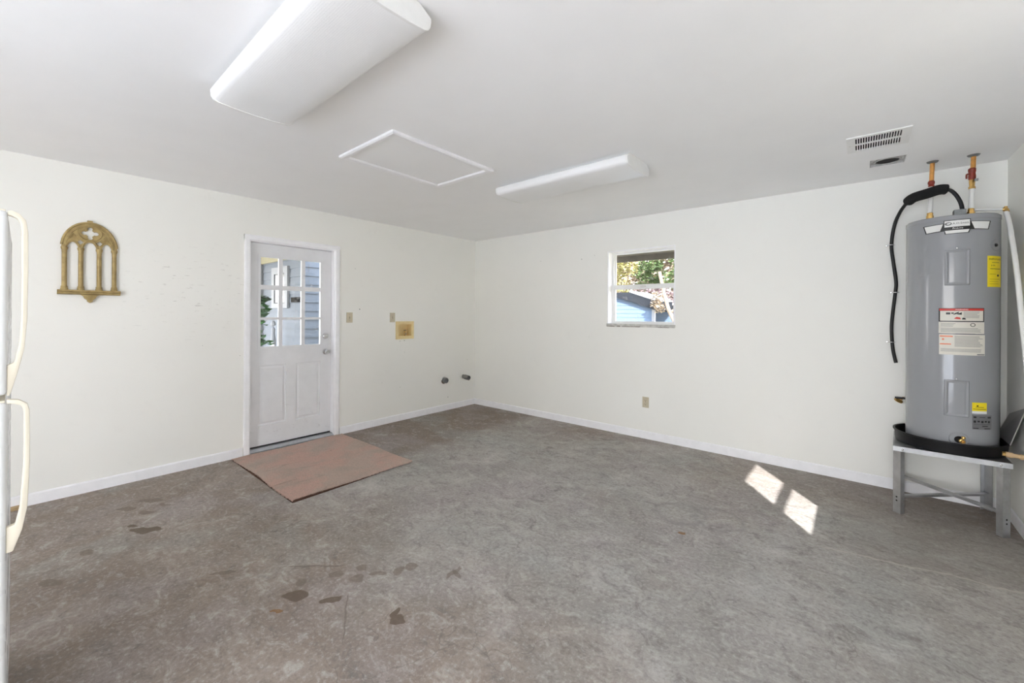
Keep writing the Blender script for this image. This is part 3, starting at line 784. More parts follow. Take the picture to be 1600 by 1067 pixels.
# black power cable with a foam sleeve, clipped to the wall
def build_cable():
    t = thing('power_cable', (4.64, -.02, .98), 'black power cable looping from heater top down the wall', 'cable')
    pts = [(4.957, -.305, 2.075), (4.953, -.312, 2.100), (4.943, -.318, 2.135), (4.922, -.325, 2.180), (4.892, -.332, 2.214), (4.845, -.340, 2.222), (4.784, -.330, 2.208), (4.725, -.262, 2.206), (4.694, -.185, 2.190),
           (4.660, -.090, 2.140), (4.632, -.035, 2.050), (4.618, -.0145, 1.907), (4.629, -.0145, 1.771), (4.645, -.0145, 1.620), (4.641, -.0145, 1.536), (4.627, -.0145, 1.372), (4.621, -.0145, 1.247), (4.629, -.0145, 1.097), (4.647, -.0145, .990)]
    link('cable', tube(pts, .0112, 14, 8), 'black_rubber', t, 60)
    sp = [(4.886, -.333, 2.217), (4.845, -.340, 2.222), (4.784, -.330, 2.208), (4.725, -.262, 2.206), (4.697, -.195, 2.193)]
    link('foam_sleeve', tube(sp, lambda u: .034 * min(1, .60 + 6 * min(u, 1 - u)), 20, 10), 'black_foam', t, 60)
    for (x, z) in ((4.612, 1.907), (4.640, 1.536), (4.618, 1.150), (4.620, 1.30)):
        if z == 1.30: continue
        c = link('clip', tube([(x - .016, -.004, z), (x - .012, -.030, z), (x + .004, -.038, z), (x + .020, -.030, z), (x + .026, -.004, z)], .0035, 8, 5), 'chrome', t, 60)
        link('clip_screw', lathe([(0, .006), (.006, .004), (.008, 0)], (x - .022, -.001, z), (0, -1, 0), 12), 'chrome', c, 40)
build_cable()

# relief discharge line
def build_relief():
    t = thing('discharge_hose', (5.15, -.75, 0), 'white discharge hose curving down beside the right wall', 'hose')
    link('branch_pipe', tube([(5.018, -.292, 2.066), (5.150, -.300, 2.048)], .0085, 12, 1), 'white_hose', t, 40)
    link('elbow', tube([(5.138, -.299, 2.049), (5.150, -.303, 2.046), (5.152, -.312, 2.030)], .0125, 12, 5), 'brass', t, 40)
    link('elbow_tee', lathe([(0, 0), (.008, 0), (.008, .016), (0, .018)], (5.150, -.302, 2.050), (0, 0, 1), 10), 'brass', t, 40)
    link('hose', tube([(5.150, -.308, 2.026), (5.152, -.355, 1.965), (5.152, -.430, 1.845), (5.152, -.535, 1.640), (5.154, -.636, 1.334), (5.156, -.715, 1.100), (5.160, -.790, .700), (5.160, -.800, .300), (5.160, -.800, .013)], .0125, 14, 8), 'white_hose', t, 60)
build_relief()
# pan drain line
def build_pan_drain():
    t = thing('pan_drain_pipe', (5.13, -.47, .48), 'tan drain pipe running from the black pan to the right wall', 'pipe')
    p = Vector((5.120, -.470, .502)); q = Vector((5.2105, -.474, .497)); d = q - p
    link('pipe', tube([p + d * .10, q], .0125, 14, 1), 'tan_pipe', t, 40)
    link('socket', tube([p + d * .05, p + d * .36], .0165, 16, 1), 'tan_pipe', t, 40)
    link('socket', tube([p + d * .66, p + d * .98], .0165, 16, 1), 'tan_pipe', t, 40)
    link('brass_fitting', lathe([(0, 0), (.014, 0), (.014, .018), (.011, .019), (.011, .026)], p - d * .10, d, 6), 'brass', t)
build_pan_drain()
# sheet of metal leaning in the corner
def build_sheet():
    t = thing('metal_sheet', (5.15, -.30, .545), 'dark grey metal sheet leaning between heater and right wall', 'metal sheet')
    # leaning plane: foot on the pan rim, top against the wall
    b0, b1 = Vector((5.158, -.395, .546)), Vector((5.158, -.075, .546)); t0, t1 = Vector((5.208, -.470, .800)), Vector((5.208, -.100, .700))
    n = (b1 - b0).cross(t0 - b0).normalized() * .003
    if n.x > 0: n = -n
    def quad(a, b, c, d, n):
        bm = bmesh.new(); A = [bm.verts.new(v) for v in (a, b, c, d)]; B = [bm.verts.new(v + n) for v in (a, b, c, d)]
        bm.faces.new(A); bm.faces.new(B[::-1])
        for i in range(4): bm.faces.new((A[i], A[(i + 1) % 4], B[(i + 1) % 4], B[i]))
        bmesh.ops.recalc_face_normals(bm, faces=bm.faces[:]); return bm
    link('sheet', quad(b0, b1, t1, t0, n), 'sheet_grey', t)
    link('folded_edge', quad(b0 + Vector((0, -.006, 0)), b0, t0, t0 + Vector((0, -.006, 0)), n * 1.5), 'sheet_edge', t)
build_sheet()

# wall stop valve left of the tank
def build_stop_valve():
    t = thing('stop_valve', (4.665, -.03, .69), 'small brass valve with black lever on the wall beside heater', 'valve')
    link('pipe_stub', tube([(4.690, 0, .722), (4.680, -.03, .716)], .008, 10, 1), 'brass', t, 40)
    link('body', lathe([(0, -.024), (.012, -.024), (.014, -.010), (.014, .012), (.010, .024), (0, .024)], (4.662, -.040, .702), (.75, .3, -.55), 12), 'brass', t, 40)
    link('lever', box(4.640, 4.700, -.060, -.044, .718, .732, .003), 'black_rubber', t)
build_stop_valve()

# ------------------------------------------------------------------ ceiling things
def build_light(yc, label):
    t = thing('ceiling_light', (2.662, yc, H), label, 'light fixture', 'wraparound ceiling lights')
    x0, x1 = 2.075, 3.250
    half = [(.135, H - .001), (.184, 2.412), (.184, 2.398), (.181, 2.378), (.172, 2.364), (.155, 2.357), (.090, 2.3515), (0, 2.349)]
    outer = [(-a, b) for a, b in half] + half[-2::-1]
    # lens: open shell along x
    bm = bmesh.new(); rows = []
    pts = outer[1:-1]
    inner = [(a * .985, b + .003) for a, b in pts]
    for x in (x0 + .012, x1 - .012):
        rows.append([bm.verts.new((x, yc + a, b)) for a, b in pts] + [bm.verts.new((x, yc + a, b)) for a, b in inner[::-1]])
    n = len(rows[0])
    for i in range(n): bm.faces.new((rows[0][i], rows[1][i], rows[1][(i + 1) % n], rows[0][(i + 1) % n]))
    bmesh.ops.recalc_face_normals(bm, faces=bm.faces[:])
    link('lens', bm, 'lens', t, 35)
    # housing pan against the ceiling, narrower than the lens, with a shadow gap
    link('housing', prism([(-.128, H - .0005), (-.165, 2.418), (-.165, 2.413), (.165, 2.413), (.165, 2.418), (.128, H - .0005)], lambda a, b, k: Vector((k, yc + a, b)), x0 + .014, x1 - .014), 'fixture_enamel', t)
    for (a, b) in ((x0, x0 + .013), (x1 - .013, x1)):
        o2 = [(p * 1.012, q - (.0025 if q < 2.43 else 0)) for p, q in outer]
        link('end_cap', prism(o2, lambda p, q, k: Vector((k, yc + p, q)), a, b, .002), 'fixture_enamel', t)
    for s in (-.07, .07): link('tube', tube([(x0 + .03, yc + s, 2.385), (x1 - .03, yc + s, 2.385)], .013, 12, 1), 'label_white', t, 40)
build_light(-3.640, 'large white wraparound ceiling light with prismatic lens near the camera')
build_light(-1.635, 'white wraparound ceiling light farther away beside the attic hatch')

def build_hatch():
    t = thing('attic_hatch', (1.995, -2.549, H), 'white framed attic access hatch between the two ceiling lights', 'hatch')
    x0, x1, y0, y1, w = 1.676, 2.318, -2.990, -2.112, .048
    link('panel', box(x0 + w, x1 - w, y0 + w, y1 - w, H - .006, H - .0006), 'ceiling_paint', t)
    pr = lambda s: [(0, 0), (0, -.014), (.010, -.020), (w - .008, -.016), (w, -.008), (w, 0)]
    def board(fr, k0, k1): return prism(pr(0), lambda a, b, k: fr(a, b, k + a if k == k0 else k - a), k0, k1)
    HB = H - .0006
    link('trim_board', board(lambda a, b, k: Vector((k, y0 + a, HB + b)), x0, x1), 'trim_paint', t)
    link('trim_board', board(lambda a, b, k: Vector((k, y1 - a, HB + b)), x0, x1), 'trim_paint', t)
    link('trim_board', board(lambda a, b, k: Vector((x0 + a, k, HB + b)), y0, y1), 'trim_paint', t)
    link('trim_board', board(lambda a, b, k: Vector((x1 - a, k, HB + b)), y0, y1), 'trim_paint', t)
build_hatch()

def build_register():
    t = thing('air_register', (4.508, -.995, H), 'white ceiling air register with two rows of dark slots', 'vent')
    x0, x1, y0, y1 = 4.362, 4.657, -1.140, -.845
    X0, X1, Y0, Y1 = VENT
    n = 18; pitch = (X1 - X0) / n
    holes = []
    ym = (Y0 + Y1) / 2
    for i in range(n):
        a = X0 + i * pitch + pitch * .22; b = X0 + (i + 1) * pitch - pitch * .22
        holes += [(a, b, Y0 + .004, ym - .008), (a, b, ym + .008, Y1 - .004)]
    link('faceplate', slab_with_holes(x0, x1, y0, y1, holes, lambda a, b, d: Vector((a, b, d)), H - .007, H - .0005), 'fixture_enamel', t)
    v0 = None
    for i in range(n + 1):
        x = X0 + i * pitch
        if v0 is None: v0 = link('vane', box(x - .0008, x + .0008, Y0 + .002, Y1 - .002, H + .001, H + .020), 'fixture_enamel', t)
        else: part_again(v0, (i * pitch, 0, 0), t)
    b = bmesh.new(); bx(b, X0 + .0005, X1 - .0005, Y0 + .0005, Y1 - .0005, H + .001, H + .14)
    b.faces.ensure_lookup_table()
    low = min(b.faces, key=lambda f: f.calc_center_median().z); bmesh.ops.delete(b, geom=[low], context='FACES_ONLY')
    link('duct_boot', b, 'dark_void', t)
    for x in (x0 + .016, x1 - .016): link('screw', lathe([(0, -.003), (.004, -.0025), (.006, 0)], (x, ym, H - .007), seg=10), 'fixture_enamel', t)
build_register()

def build_duct_hole():
    t = thing('open_duct_boot', (4.575, -.475, H), 'uncovered metal duct opening with round black duct in the ceiling', 'duct')
    X0, X1, Y0, Y1 = HOLE
    z0, z1 = H + .0005, H + .020
    e = .003
    sides = boxes([(X0 + e, X0 + 2 * e, Y0 + e, Y1 - e, z0, z1), (X1 - 2 * e, X1 - e, Y0 + e, Y1 - e, z0, z1), (X0 + 2 * e, X1 - 2 * e, Y0 + e, Y0 + 2 * e, z0, z1), (X0 + 2 * e, X1 - 2 * e, Y1 - 2 * e, Y1 - e, z0, z1), (X0 + 2 * e, X1 - 2 * e, Y0 + 2 * e, Y1 - 2 * e, z1 - .003, z1)])
    link('metal_boot', sides, 'duct_metal', t)
    cx, cy = (X0 + X1) / 2, (Y0 + Y1) / 2
    c = link('duct_collar', lathe([(.064, -.001), (.074, -.001), (.074, .012), (.064, .012), (.064, -.001)], (cx, cy + .004, H + .0035), seg=36), 'duct_metal', t, 40)
    link('duct_interior', lathe([(0, .004), (.0635, .004), (.0635, .010), (0, .010)], (cx, cy + .004, H + .0035), seg=36), 'dark_void', c, 40)
    for x in (X0 + .020, X1 - .020): link('tab', box(x - .011, x + .011, cy - .072, cy - .046, H + .003, H + .006, .001), 'duct_metal', t)
    link('tab', box(X1 - .062, X1 - .040, Y0 + .010, Y0 + .014, H + .002, H + .016), 'galvanised_dull', t)
build_duct_hole()

# ------------------------------------------------------------------ things on the walls
def wall_plate(name, fr, label, cat, kind, group):
    """fr(a, b, d): across, up, out of the wall"""
    base = fr(0, 0, 0)
    t = thing(name, base, label, cat, group)
    def bb(a0, a1, b0, b1, d0, d1, bev=0.):
        bm = box(a0, a1, b0, b1, d0, d1, bev)
        for v in bm.verts: v.co = fr(*v.co)
        bmesh.ops.recalc_face_normals(bm, faces=bm.faces[:]); return bm
    link('cover_plate', bb(-.036, .036, -.058, .058, 0, .006, .0025), 'almond_plate', t)
    if kind == 'switch':
        link('toggle_slot', bb(-.006, .006, -.013, .013, .006, .0068), 'almond_dark', t)
        link('toggle', bb(-.004, .004, -.004, .010, .006, .016, .001), 'almond_plate', t)
        for z in (-.030, .030): link('screw', bb(-.003, .003, z - .003, z + .003, .006, .0072), 'almond_dark', t)
    else:
        for z in (-.020, .020):
            r = link('socket_face', bb(-.017, .017, z - .014, z + .014, .006, .0085, .002), 'almond_plate', t)
            link('slots', join(bb(-.008, -.006, z - .002, z + .007, .0085, .0089), bb(.006, .008, z - .002, z + .007, .0085, .0089), bb(-.0025, .0025, z - .011, z - .006, .0085, .0089)), 'dark_void', r)
        link('screw', bb(-.003, .003, -.003, .003, .006, .0072), 'almond_dark', t)
    return t
wall_plate('light_switch', lambda a, b, d: Vector((d, -2.000 + a, 1.302 + b)), 'tan light switch plate just right of the door', 'switch', 'switch', 'switch plates')
wall_plate('light_switch', lambda a, b, d: Vector((d, -1.4375 + a, 1.300 + b)), 'tan switch plate beside the recessed washer box', 'switch', 'switch', 'switch plates')
wall_plate('power_outlet', lambda a, b, d: Vector((2.645 + a, -d, .396 + b)), 'tan duplex power outlet low on the window wall', 'outlet', 'outlet', 'outlets')

def build_washer_box():
    t = thing('washer_box', (0, -1.255, 1.139), 'cream plastic washing machine outlet box recessed in the wall', 'outlet box')
    y0, y1, z0, z1 = WBX
    link('rim', slab_with_holes(-1.390, -1.120, 1.027, 1.251, [(y0 + .006, y1 - .006, z0 + .006, z1 - .006)], lambda a, b, d: Vector((d, a, b)), .0005, .009), 'box_plastic', t)
    e = .003
    link('recess', boxes([(-.090, 0, y0 + .001, y0 + .001 + e, z0 + .001, z1 - .001), (-.090, 0, y1 - .001 - e, y1 - .001, z0 + .001, z1 - .001), (-.090, 0, y0 + .004, y1 - .004, z0 + .001, z0 + .004), (-.090, 0, y0 + .004, y1 - .004, z1 - .004, z1 - .001), (-.090, -.086, y0 + .004, y1 - .004, z0 + .004, z1 - .004)]), 'box_plastic', t)
    yy = -1.222
    v = link('valve', lathe([(.008, 0), (.008, .018), (.013, .020), (.013, .036), (.009, .038), (.009, .055), (.011, .056), (.011, .064), (0, .066)], (-.045, yy, z0 + .004), seg=14), 'brass', t, 40)
    link('spout', lathe([(0, 0), (.011, 0), (.011, .026), (.007, .026), (.007, .012), (0, .012)], (-.045, yy, z0 + .034), (1, 0, -.2), 14), 'chrome', v, 40)
    link('handle', box(-.052, -.030, yy - .014, yy + .014, z0 + .071, z0 + .079, .003), 'black_rubber', v)
    link('drain_hole', lathe([(0, .001), (.010, .001), (.010, 0)], (-.030, y0 + .0041, 1.122), (0, 1, 0), 14), 'dark_void', t)
build_washer_box()

def build_stub(name, y, z, axis, r, length, label):
    t = thing(name, (0, y, z), label, 'pipe', 'capped pipe stubs')
    ax = Vector(axis).normalized(); o = Vector((0, y, z))
    link('pipe', lathe([(0, -.02), (r * .82, -.02), (r * .82, length * .55), (0, length * .55)], o, ax, 24), 'galvanised_dull', t, 40)
    c = link('cap', lathe([(r * .84, length * .35), (r, length * .35), (r, length), (r * .86, length), (r * .86, length * .72), (0, length * .72)], o, ax, 24), 'galvanised_dull', t, 40)
    link('cap_square', lathe([(r * .35, length * .72), (r * .35, length * .95), (0, length * .95)], o, ax, 4), 'galvanised_dull', c)
    if name == 'drain_cleanout':
        link('escutcheon', lathe([(r * .85, .006), (r * 1.25, .004), (r * 1.35, 0)], (0, y, z), (1, 0, 0), 28), 'chrome', t, 40)
build_stub('drain_cleanout', -.598, .423, (1, -.05, 0), .038, .050, 'round grey pipe stub with ring low on the left wall')
build_stub('capped_pipe', -.235, .438, (1, -.05, -.10), .034, .125, 'longer grey capped pipe stub nearest the room corner')

def arc(cx, cy, r, a0, a1, n): return [(cx + r * math.cos(math.radians(a0 + (a1 - a0) * i / n)), cy + r * math.sin(math.radians(a0 + (a1 - a0) * i / n))) for i in range(n + 1)]
def build_plaque():
    yc = -4.067
    t = thing('wall_plaque', (0, yc, 1.415), 'gold gothic arched window plaque with quatrefoil hanging on the wall', 'wall decor')
    fr = lambda a, b, d: Vector((d + .001, yc + a, b))
    zs = 1.820
    cols = [-.131, -.048, .048, .131]; hw = .013
    # tracery: outer round arch, three pointed openings below, quatrefoil, two lozenges, two triangles
    R_ = .146; AH = 1.34
    outer = [(-R_, zs)] + [(R_ * math.cos(math.radians(a)), zs + AH * R_ * math.sin(math.radians(a))) for a in range(174, 3, -6)] + [(R_, zs)]
    low = []
    for i in (2, 1, 0):
        a, b = cols[i] + hw, cols[i + 1] - hw; m = (a + b) / 2; h = .062 if i == 1 else .058
        top = .052 if i == 1 else .047
        low += [(b, zs)] + [(m + (b - m) * math.cos(math.radians(x)), zs + top * math.sin(math.radians(x)) ** 1.25) for x in range(15, 90, 15)] + [(m, zs + top)] + [(m - (m - a) * math.cos(math.radians(x)), zs + top * math.sin(math.radians(x)) ** 1.25) for x in range(75, 14, -15)] + [(a, zs)]
    outline = outer + low
    qz = 1.938
    quat = []
    for k in range(4):
        a = 90 * k
        cx, cz = .030 * math.cos(math.radians(a)), .030 * math.sin(math.radians(a))
        quat += [(cx * 1.05 + x, qz + cz * 1.1 + z) for x, z in arc(0, 0, .0150, a - 128, a + 128, 10)]
    loz = lambda x, z, w, h: [(x - w, z), (x - w * .4, z - h * .55), (x, z - h), (x + w * .4, z - h * .55), (x + w, z), (x + w * .4, z + h * .55), (x, z + h), (x - w * .4, z + h * .55)]
    holes = [quat, loz(-.051, 1.867, .018, .019), loz(.051, 1.867, .018, .019)]
    tri = lambda s: [(s * .068, zs + .088), (s * .108, zs + .066), (s * .088, zs + .112)]
    link('tracery', holed([outline] + holes + [tri(-1), tri(1)], .016, .001, fr), 'gold', t, 40)
    for s in (-1, 1):
        link('triangle_inset', holed([tri(s)], .006, .001, fr), 'gold', t)
    # raised mouldings
    def ring(pts, r, d): return tube([fr(a, b, d) for a, b in pts], r, 8, 1)
    link('arch_moulding', ring(outer[1:-1], .008, .014), 'gold', t, 60)
    link('arch_moulding', ring([(a * .86, zs + (b - zs) * .87) for a, b in outer[1:-1]], .004, .017), 'gold', t, 60)
    link('ring_moulding', ring([(x * 1.16, qz + (z - qz)) for x, z in arc(0, qz, .054, 0, 360, 32)], .0040, .017), 'gold', t, 60)
    for i in range(3):
        a, b = cols[i] + hw * .6, cols[i + 1] - hw * .6; m = (a + b) / 2; top = .062 if i == 1 else .056
        pts = [(m + (b - m) * math.cos(math.radians(x)), zs + .003 + top * math.sin(math.radians(x))) for x in range(0, 181, 12)]
        link('arch_moulding', ring(pts, .0040, .0165), 'gold', t, 60)
    z0 = 1.512
    for x in cols:
        L = zs - z0
        prof = [(0, 0), (.020, 0), (.020, .010), (.017, .016), (.019, .022), (.0145, .030), (.0140, .036), (.0136, L - .034), (.0150, L - .030), (.0135, L - .024), (.0165, L - .014), (.0190, L - .006), (.0190, L + .004), (0, L + .004)]
        link('column', lathe(prof, fr(x, z0, .014), seg=16), 'gold', t, 40)
    sh = [(0, 1.512), (.045, 1.512), (.047, 1.505), (.043, 1.497), (.034, 1.494), (.034, 1.486), (.026, 1.480), (0, 1.478)]
    link('shelf', prism(sh, lambda a, b, k: Vector((a + .001, yc + k, b)), -.166, .166, .0015), 'gold', t)
    link('bracket', prism([(-.050, 1.479), (.050, 1.479), (.034, 1.466), (.030, 1.452), (.016, 1.440), (.014, 1.428), (0, 1.418), (-.014, 1.428), (-.016, 1.440), (-.030, 1.452), (-.034, 1.466)], lambda a, b, k: fr(a, b, k), 0, .026, .002), 'gold', t)
    link('hanger', box(.004, .020, yc - .016, yc + .014, zs + AH * R_ + .001, zs + AH * R_ + .018, .003), 'gold', t)
build_plaque()

# ------------------------------------------------------------------ carpet mat
def build_mat():
    x0, x1, y0, y1 = .045, 1.330, -3.148, -2.100
    nx, ny = 92, 76
    rnd = random.Random(5)
    bm = bmesh.new()
    ph = [rnd.uniform(0, 6) for _ in range(6)]
    def pt(i, j, z):
        u, v = i / nx, j / ny
        x = x0 + (x1 - x0) * u; y = y0 + (y1 - y0) * v
        if i in (0, nx): x += .006 * math.sin(9 * v + ph[0]) + rnd.uniform(-.003, .003)
        if j in (0, ny): y += .006 * math.sin(8 * u + ph[1]) + rnd.uniform(-.003, .003)
        if i == 0 and j == ny: x, y = .034, -2.100
        if i == nx and j == 0: x += .018
        if i == nx and j == ny: x -= .035
        # rounded corners
        e = .010 + .0022 * math.sin(5 * u + 3 * v + ph[2]) + .0018 * math.sin(11 * v + ph[3]) + .004 * math.exp(-((u - .45 - .12 * math.sin(5 * v)) / .03) ** 2) * (v < .75)
        return Vector((x, y, z + (e if z > 0 else 0)))
    top = [[bm.verts.new(pt(i, j, .0005)) for j in range(ny + 1)] for i in range(nx + 1)]
    slit_j0, slit_i0, slit_i1 = 0, 66, 67     # tear running in from the near-left edge
    for i in range(nx):
        for j in range(ny):
            if i == slit_i0 and j < 13: continue
            bm.faces.new((top[i][j], top[i + 1][j], top[i + 1][j + 1], top[i][j + 1]))
    for j in range(13):                         # close the tear to a narrow gap
        k = (.9 - .75 * j / 13)
        a, b = top[slit_i0][j].co, top[slit_i1][j].co
        m = (a + b) / 2
        top[slit_i0][j].co = m + (a - m) * (1 - .55 * j / 13) * .7; top[slit_i1][j].co = m + (b - m) * (1 - .55 * j / 13) * .7
    bnd = [e for e in bm.edges if len(e.link_faces) == 1]
    r = bmesh.ops.extrude_edge_only(bm, edges=bnd)
    for v in r['geom']:
        if isinstance(v, bmesh.types.BMVert): v.co.z = .0003
    bmesh.ops.recalc_face_normals(bm, faces=bm.faces[:])
    for v in bm.verts: v.co.z += .004
    t = thing('floor_mat', (.69, -2.62, 0), 'faded pink brown carpet mat with torn edge before the door', 'mat')
    link('pile', bm, 'carpet', t, 50)
    rim = [(x0 - .004, y0 - .004), (x1 + .022, y0 - .004), (x1 + .010, (y0 + y1) / 2), (x1 - .030, y1 + .003), (x0 - .012, y1 + .003)]
    link('backing', prism(rim, lambda a, b, k: Vector((a, b, k)), .0004, .007), 'mat_backing', t)
build_mat()

# ------------------------------------------------------------------ refrigerator at the left edge of the picture
def build_fridge():
    X0, X1, YF, YK = 1.930, 2.680, -4.421, -5.110
    t = thing('refrigerator', ((X0 + X1) / 2, -4.77, 0), 'white top-freezer refrigerator with cream loop handles', 'refrigerator')
    link('cabinet', box(X0 + .004, X1 - .004, YK, YF - .075, .03, 1.612, .008), 'appliance_white', t)
    link('door_gasket', boxes([(X0 + .02, X1 - .02, YF - .075, YF - .062, .10, 1.10), (X0 + .02, X1 - .02, YF - .075, YF - .062, 1.135, 1.60)]), 'gasket', t)
    link('toe_grille', box(X0 + .03, X1 - .03, YF - .095, YF - .075, .02, .09, .003), 'gasket', t)
    for (x, y) in ((X0 + .06, YF - .13), (X1 - .06, YF - .13), (X0 + .06, YK + .06), (X1 - .06, YK + .06)): link('foot', lathe([(0, 0), (.018, 0), (.018, .008), (.010, .012), (.010, .032)], (x, y, 0), seg=14), 'black_rubber', t)
    H1 = [(-4.4215, 1.624), (-4.415, 1.627), (-4.401, 1.621), (-4.389, 1.604), (-4.385, 1.57), (-4.3845, 1.472), (-4.386, 1.33), (-4.391, 1.25), (-4.402, 1.189), (-4.416, 1.125), (-4.4215, 1.125)]
    I1 = [(-4.4215, 1.207), (-4.409, 1.215), (-4.401, 1.26), (-4.397, 1.33), (-4.397, 1.47), (-4.398, 1.59), (-4.404, 1.606), (-4.414, 1.612), (-4.4215, 1.613)]
    H2 = [(-4.4215, 1.116), (-4.400, 1.112), (-4.385, 1.099), (-4.381, 1.08), (-4.380, .938), (-4.384, .815), (-4.393, .756), (-4.409, .702), (-4.4215, .700)]
    I2 = [(-4.4215, .770), (-4.406, .773), (-4.398, .819), (-4.392, .941), (-4.392, 1.082), (-4.397, 1.097), (-4.410, 1.103), (-4.4215, 1.104)]
    for (z0, z1, ho, hi) in ((.10, 1.108, H2, I2), (1.128, 1.624, H1, I1)):
        d = link('door', box(X0, X1, YF - .062, YF, z0, z1, .010, 3), 'appliance_white', t, 50)
        link('handle', prism(ho + hi, lambda a, b, k: Vector((k, a, b)), X1 - .026, X1 - .006, .003), 'cream_plastic', d, 50)
        link('door_edge_cap', box(X0 + .01, X1 - .01, YF - .058, YF - .004, z1 - .001, z1 + .004, .0015), 'cream_plastic', d)
    link('hinge_cover', box(X0 + .02, X0 + .09, YF - .09, YF - .02, 1.629, 1.640, .004), 'cream_plastic', t)
build_fridge()
tag(link('tan_strip', box(.015, .055, -4.62, -4.395, .0005, .022, .002), 'strip_tan'), 'short tan strip added for the tint reflected low on the baseboard', 'tan strip')  # added strip stands in for a tan reflection on the baseboard

# ------------------------------------------------------------------ outside
tag(link('ground_yard', box(-18, 24, 1.5, 26, -.40, -.30), 'ground_soil', origin=(0, 8, -.3)), 'dry sandy yard beyond the window', 'ground', kind='structure')
tag(link('ground_path', box(-18, 24, YB - .16, 1.5, -.40, -.125), 'ground_soil', origin=(0, 0, -.2)), 'bare ground around the building', 'ground', kind='structure')
tag(link('ground_bounce', box(-12, 24, -40, YB - .16, -.40, -.10), 'driveway', origin=(3, -20, -.1)), 'pale concrete driveway added out of view to bounce daylight indoors', 'ground', kind='structure')  # unseen ground added as a reflector for the room
tag(link('roof_garage', box(-.14, XR + .26, YB - .16, .62, 2.475, 2.66), 'roof_slate', origin=(2.6, -2.5, 2.47)), 'roof deck over the garage', 'roof', kind='structure')
# eave over the window
ev = thing('eave_window', (2.6, .42, 2.05), 'weathered brown eave boards above the small window', 'eave', kind='structure')
for i in range(4):
    link('board', box(.3, 5.0, .165 + i * .112, .165 + i * .112 + .107, 2.100, 2.118), 'soffit_wood', ev)
link('fascia', box(.3, 5.0, .612, .640, 2.028, 2.22), 'soffit_wood', ev)
# unseen roof added before the opening to cut off the direct sun
pr_ = thing('sunshade', (3.5, YB - .8, 0), 'open carport added out of view to keep direct sun from the opening', 'sunshade', kind='structure')
link('roof_panel', box(-.3, 7.6, YB - 1.35, YB - .17, 2.56, 2.66), 'ext_white', pr_)
for x in (-.2, 7.5): link('post', box(x - .05, x + .05, YB - 1.30, YB - 1.20, -.10, 2.56), 'ext_white', pr_)

# house seen through the door: a corner clad in lap boards under a porch soffit
def build_house():
    h = thing('house', (-2.6, -.6, 0), 'blue grey lap-sided house seen through the door panes', 'house')
    cx, cy = -1.400, -1.912
    rev = .122; z = .40; k = 0
    a0 = b0 = None
    link('core_wall', box(-6, cx - .03, cy + .03, 4.0, -.12, 3.0), 'siding_blue', h)
    while z < 2.6:
        zz = z
        # beveled boards on both faces
        prof = [(0, zz + rev + .012), (-.004, zz + rev + .012), (-.020, zz), (0, zz)]
        if a0 is None:
            a0 = link('siding_board', prism(prof, lambda a, b, d: Vector((cx - .03 - a, d, b)), cy + .0, 2.5), 'siding_blue', h)
            b0 = link('siding_board', prism(prof, lambda a, b, d: Vector((d, cy + .03 + a, b)), -6, cx - .0305), 'siding_blue', h)
        else:
            part_again(a0, (0, 0, k * rev), h); part_again(b0, (0, 0, k * rev), h)
        z += rev; k += 1
    # window with white trim
    w = link('house_window', box(-2.37, -1.985, cy - .012, cy + .012, 1.50, 1.95), 'dark_pane', h)
    for b in ((-2.47, -2.37, 1.42, 2.03), (-1.985, -1.885, 1.42, 2.03), (-2.37, -1.985, 1.93, 2.03), (-2.37, -1.985, 1.42, 1.49)): link('window_trim', box(b[0], b[1], cy - .022, cy + .012, b[2], b[3]), 'ext_white', w)
    link('window_trim', box(-2.21, -2.14, cy - .018, cy + .012, 1.49, 1.93), 'ext_white', w)
    link('name_plate', box(-1.76, -1.50, cy - .020, cy + .005, 1.50, 1.57), 'sign_dark', h)
    link('soffit', box(-6, -.35, cy - 1.55, cy - .001, 2.235, 2.26), 'soffit_yellow', h)  # stretched beyond the visible part to keep the sun off the siding
    link('fascia', box(-6, -.35, cy - 1.58, cy - 1.55, 2.20, 2.38), 'ext_white', h)
    link('frieze_board', box(-6, cx + .0, cy - .03, cy - .002, 2.12, 2.235), 'soffit_yellow', h)
    link('downspout', box(-2.98, -2.90, cy - .07, cy - .005, -.1, 2.235, .01), 'ext_white', h)
    link('roof', box(-6, cx + .1, cy - 1.58, 4.0, 2.62, 2.75), 'roof_slate', h)
build_house()

# foliage: leaves are small folded quads
def foliage(blobs, n, size, rnd, squash=1.):
    vs_, fs = [], []
    for _ in range(n):
        c, r = blobs[rnd.randrange(len(blobs))]
        while True:
            p = Vector((rnd.uniform(-1, 1), rnd.uniform(-1, 1), rnd.uniform(-1, 1)))
            if .3 < p.length < 1: break
        p = Vector(c) + Vector((p.x * r, p.y * r, p.z * r * squash))
        q = Matrix.Rotation(rnd.uniform(0, 6.28), 3, 'Z') @ Matrix.Rotation(rnd.uniform(-1, 1), 3, 'X')
        L = size * rnd.uniform(.6, 1.3); W = L * .38
        b = len(vs_)
        for v in ((0, 0, 0), (L * .5, W, -.1 * L), (L, 0, 0), (L * .5, -W, -.1 * L)): vs_.append(p + q @ Vector(v))
        fs += [(b, b + 2, b + 1), (b, b + 3, b + 2)]
    bm = bmesh.new(); V = [bm.verts.new(v) for v in vs_]
    for f in fs: bm.faces.new([V[i] for i in f])
    return bm
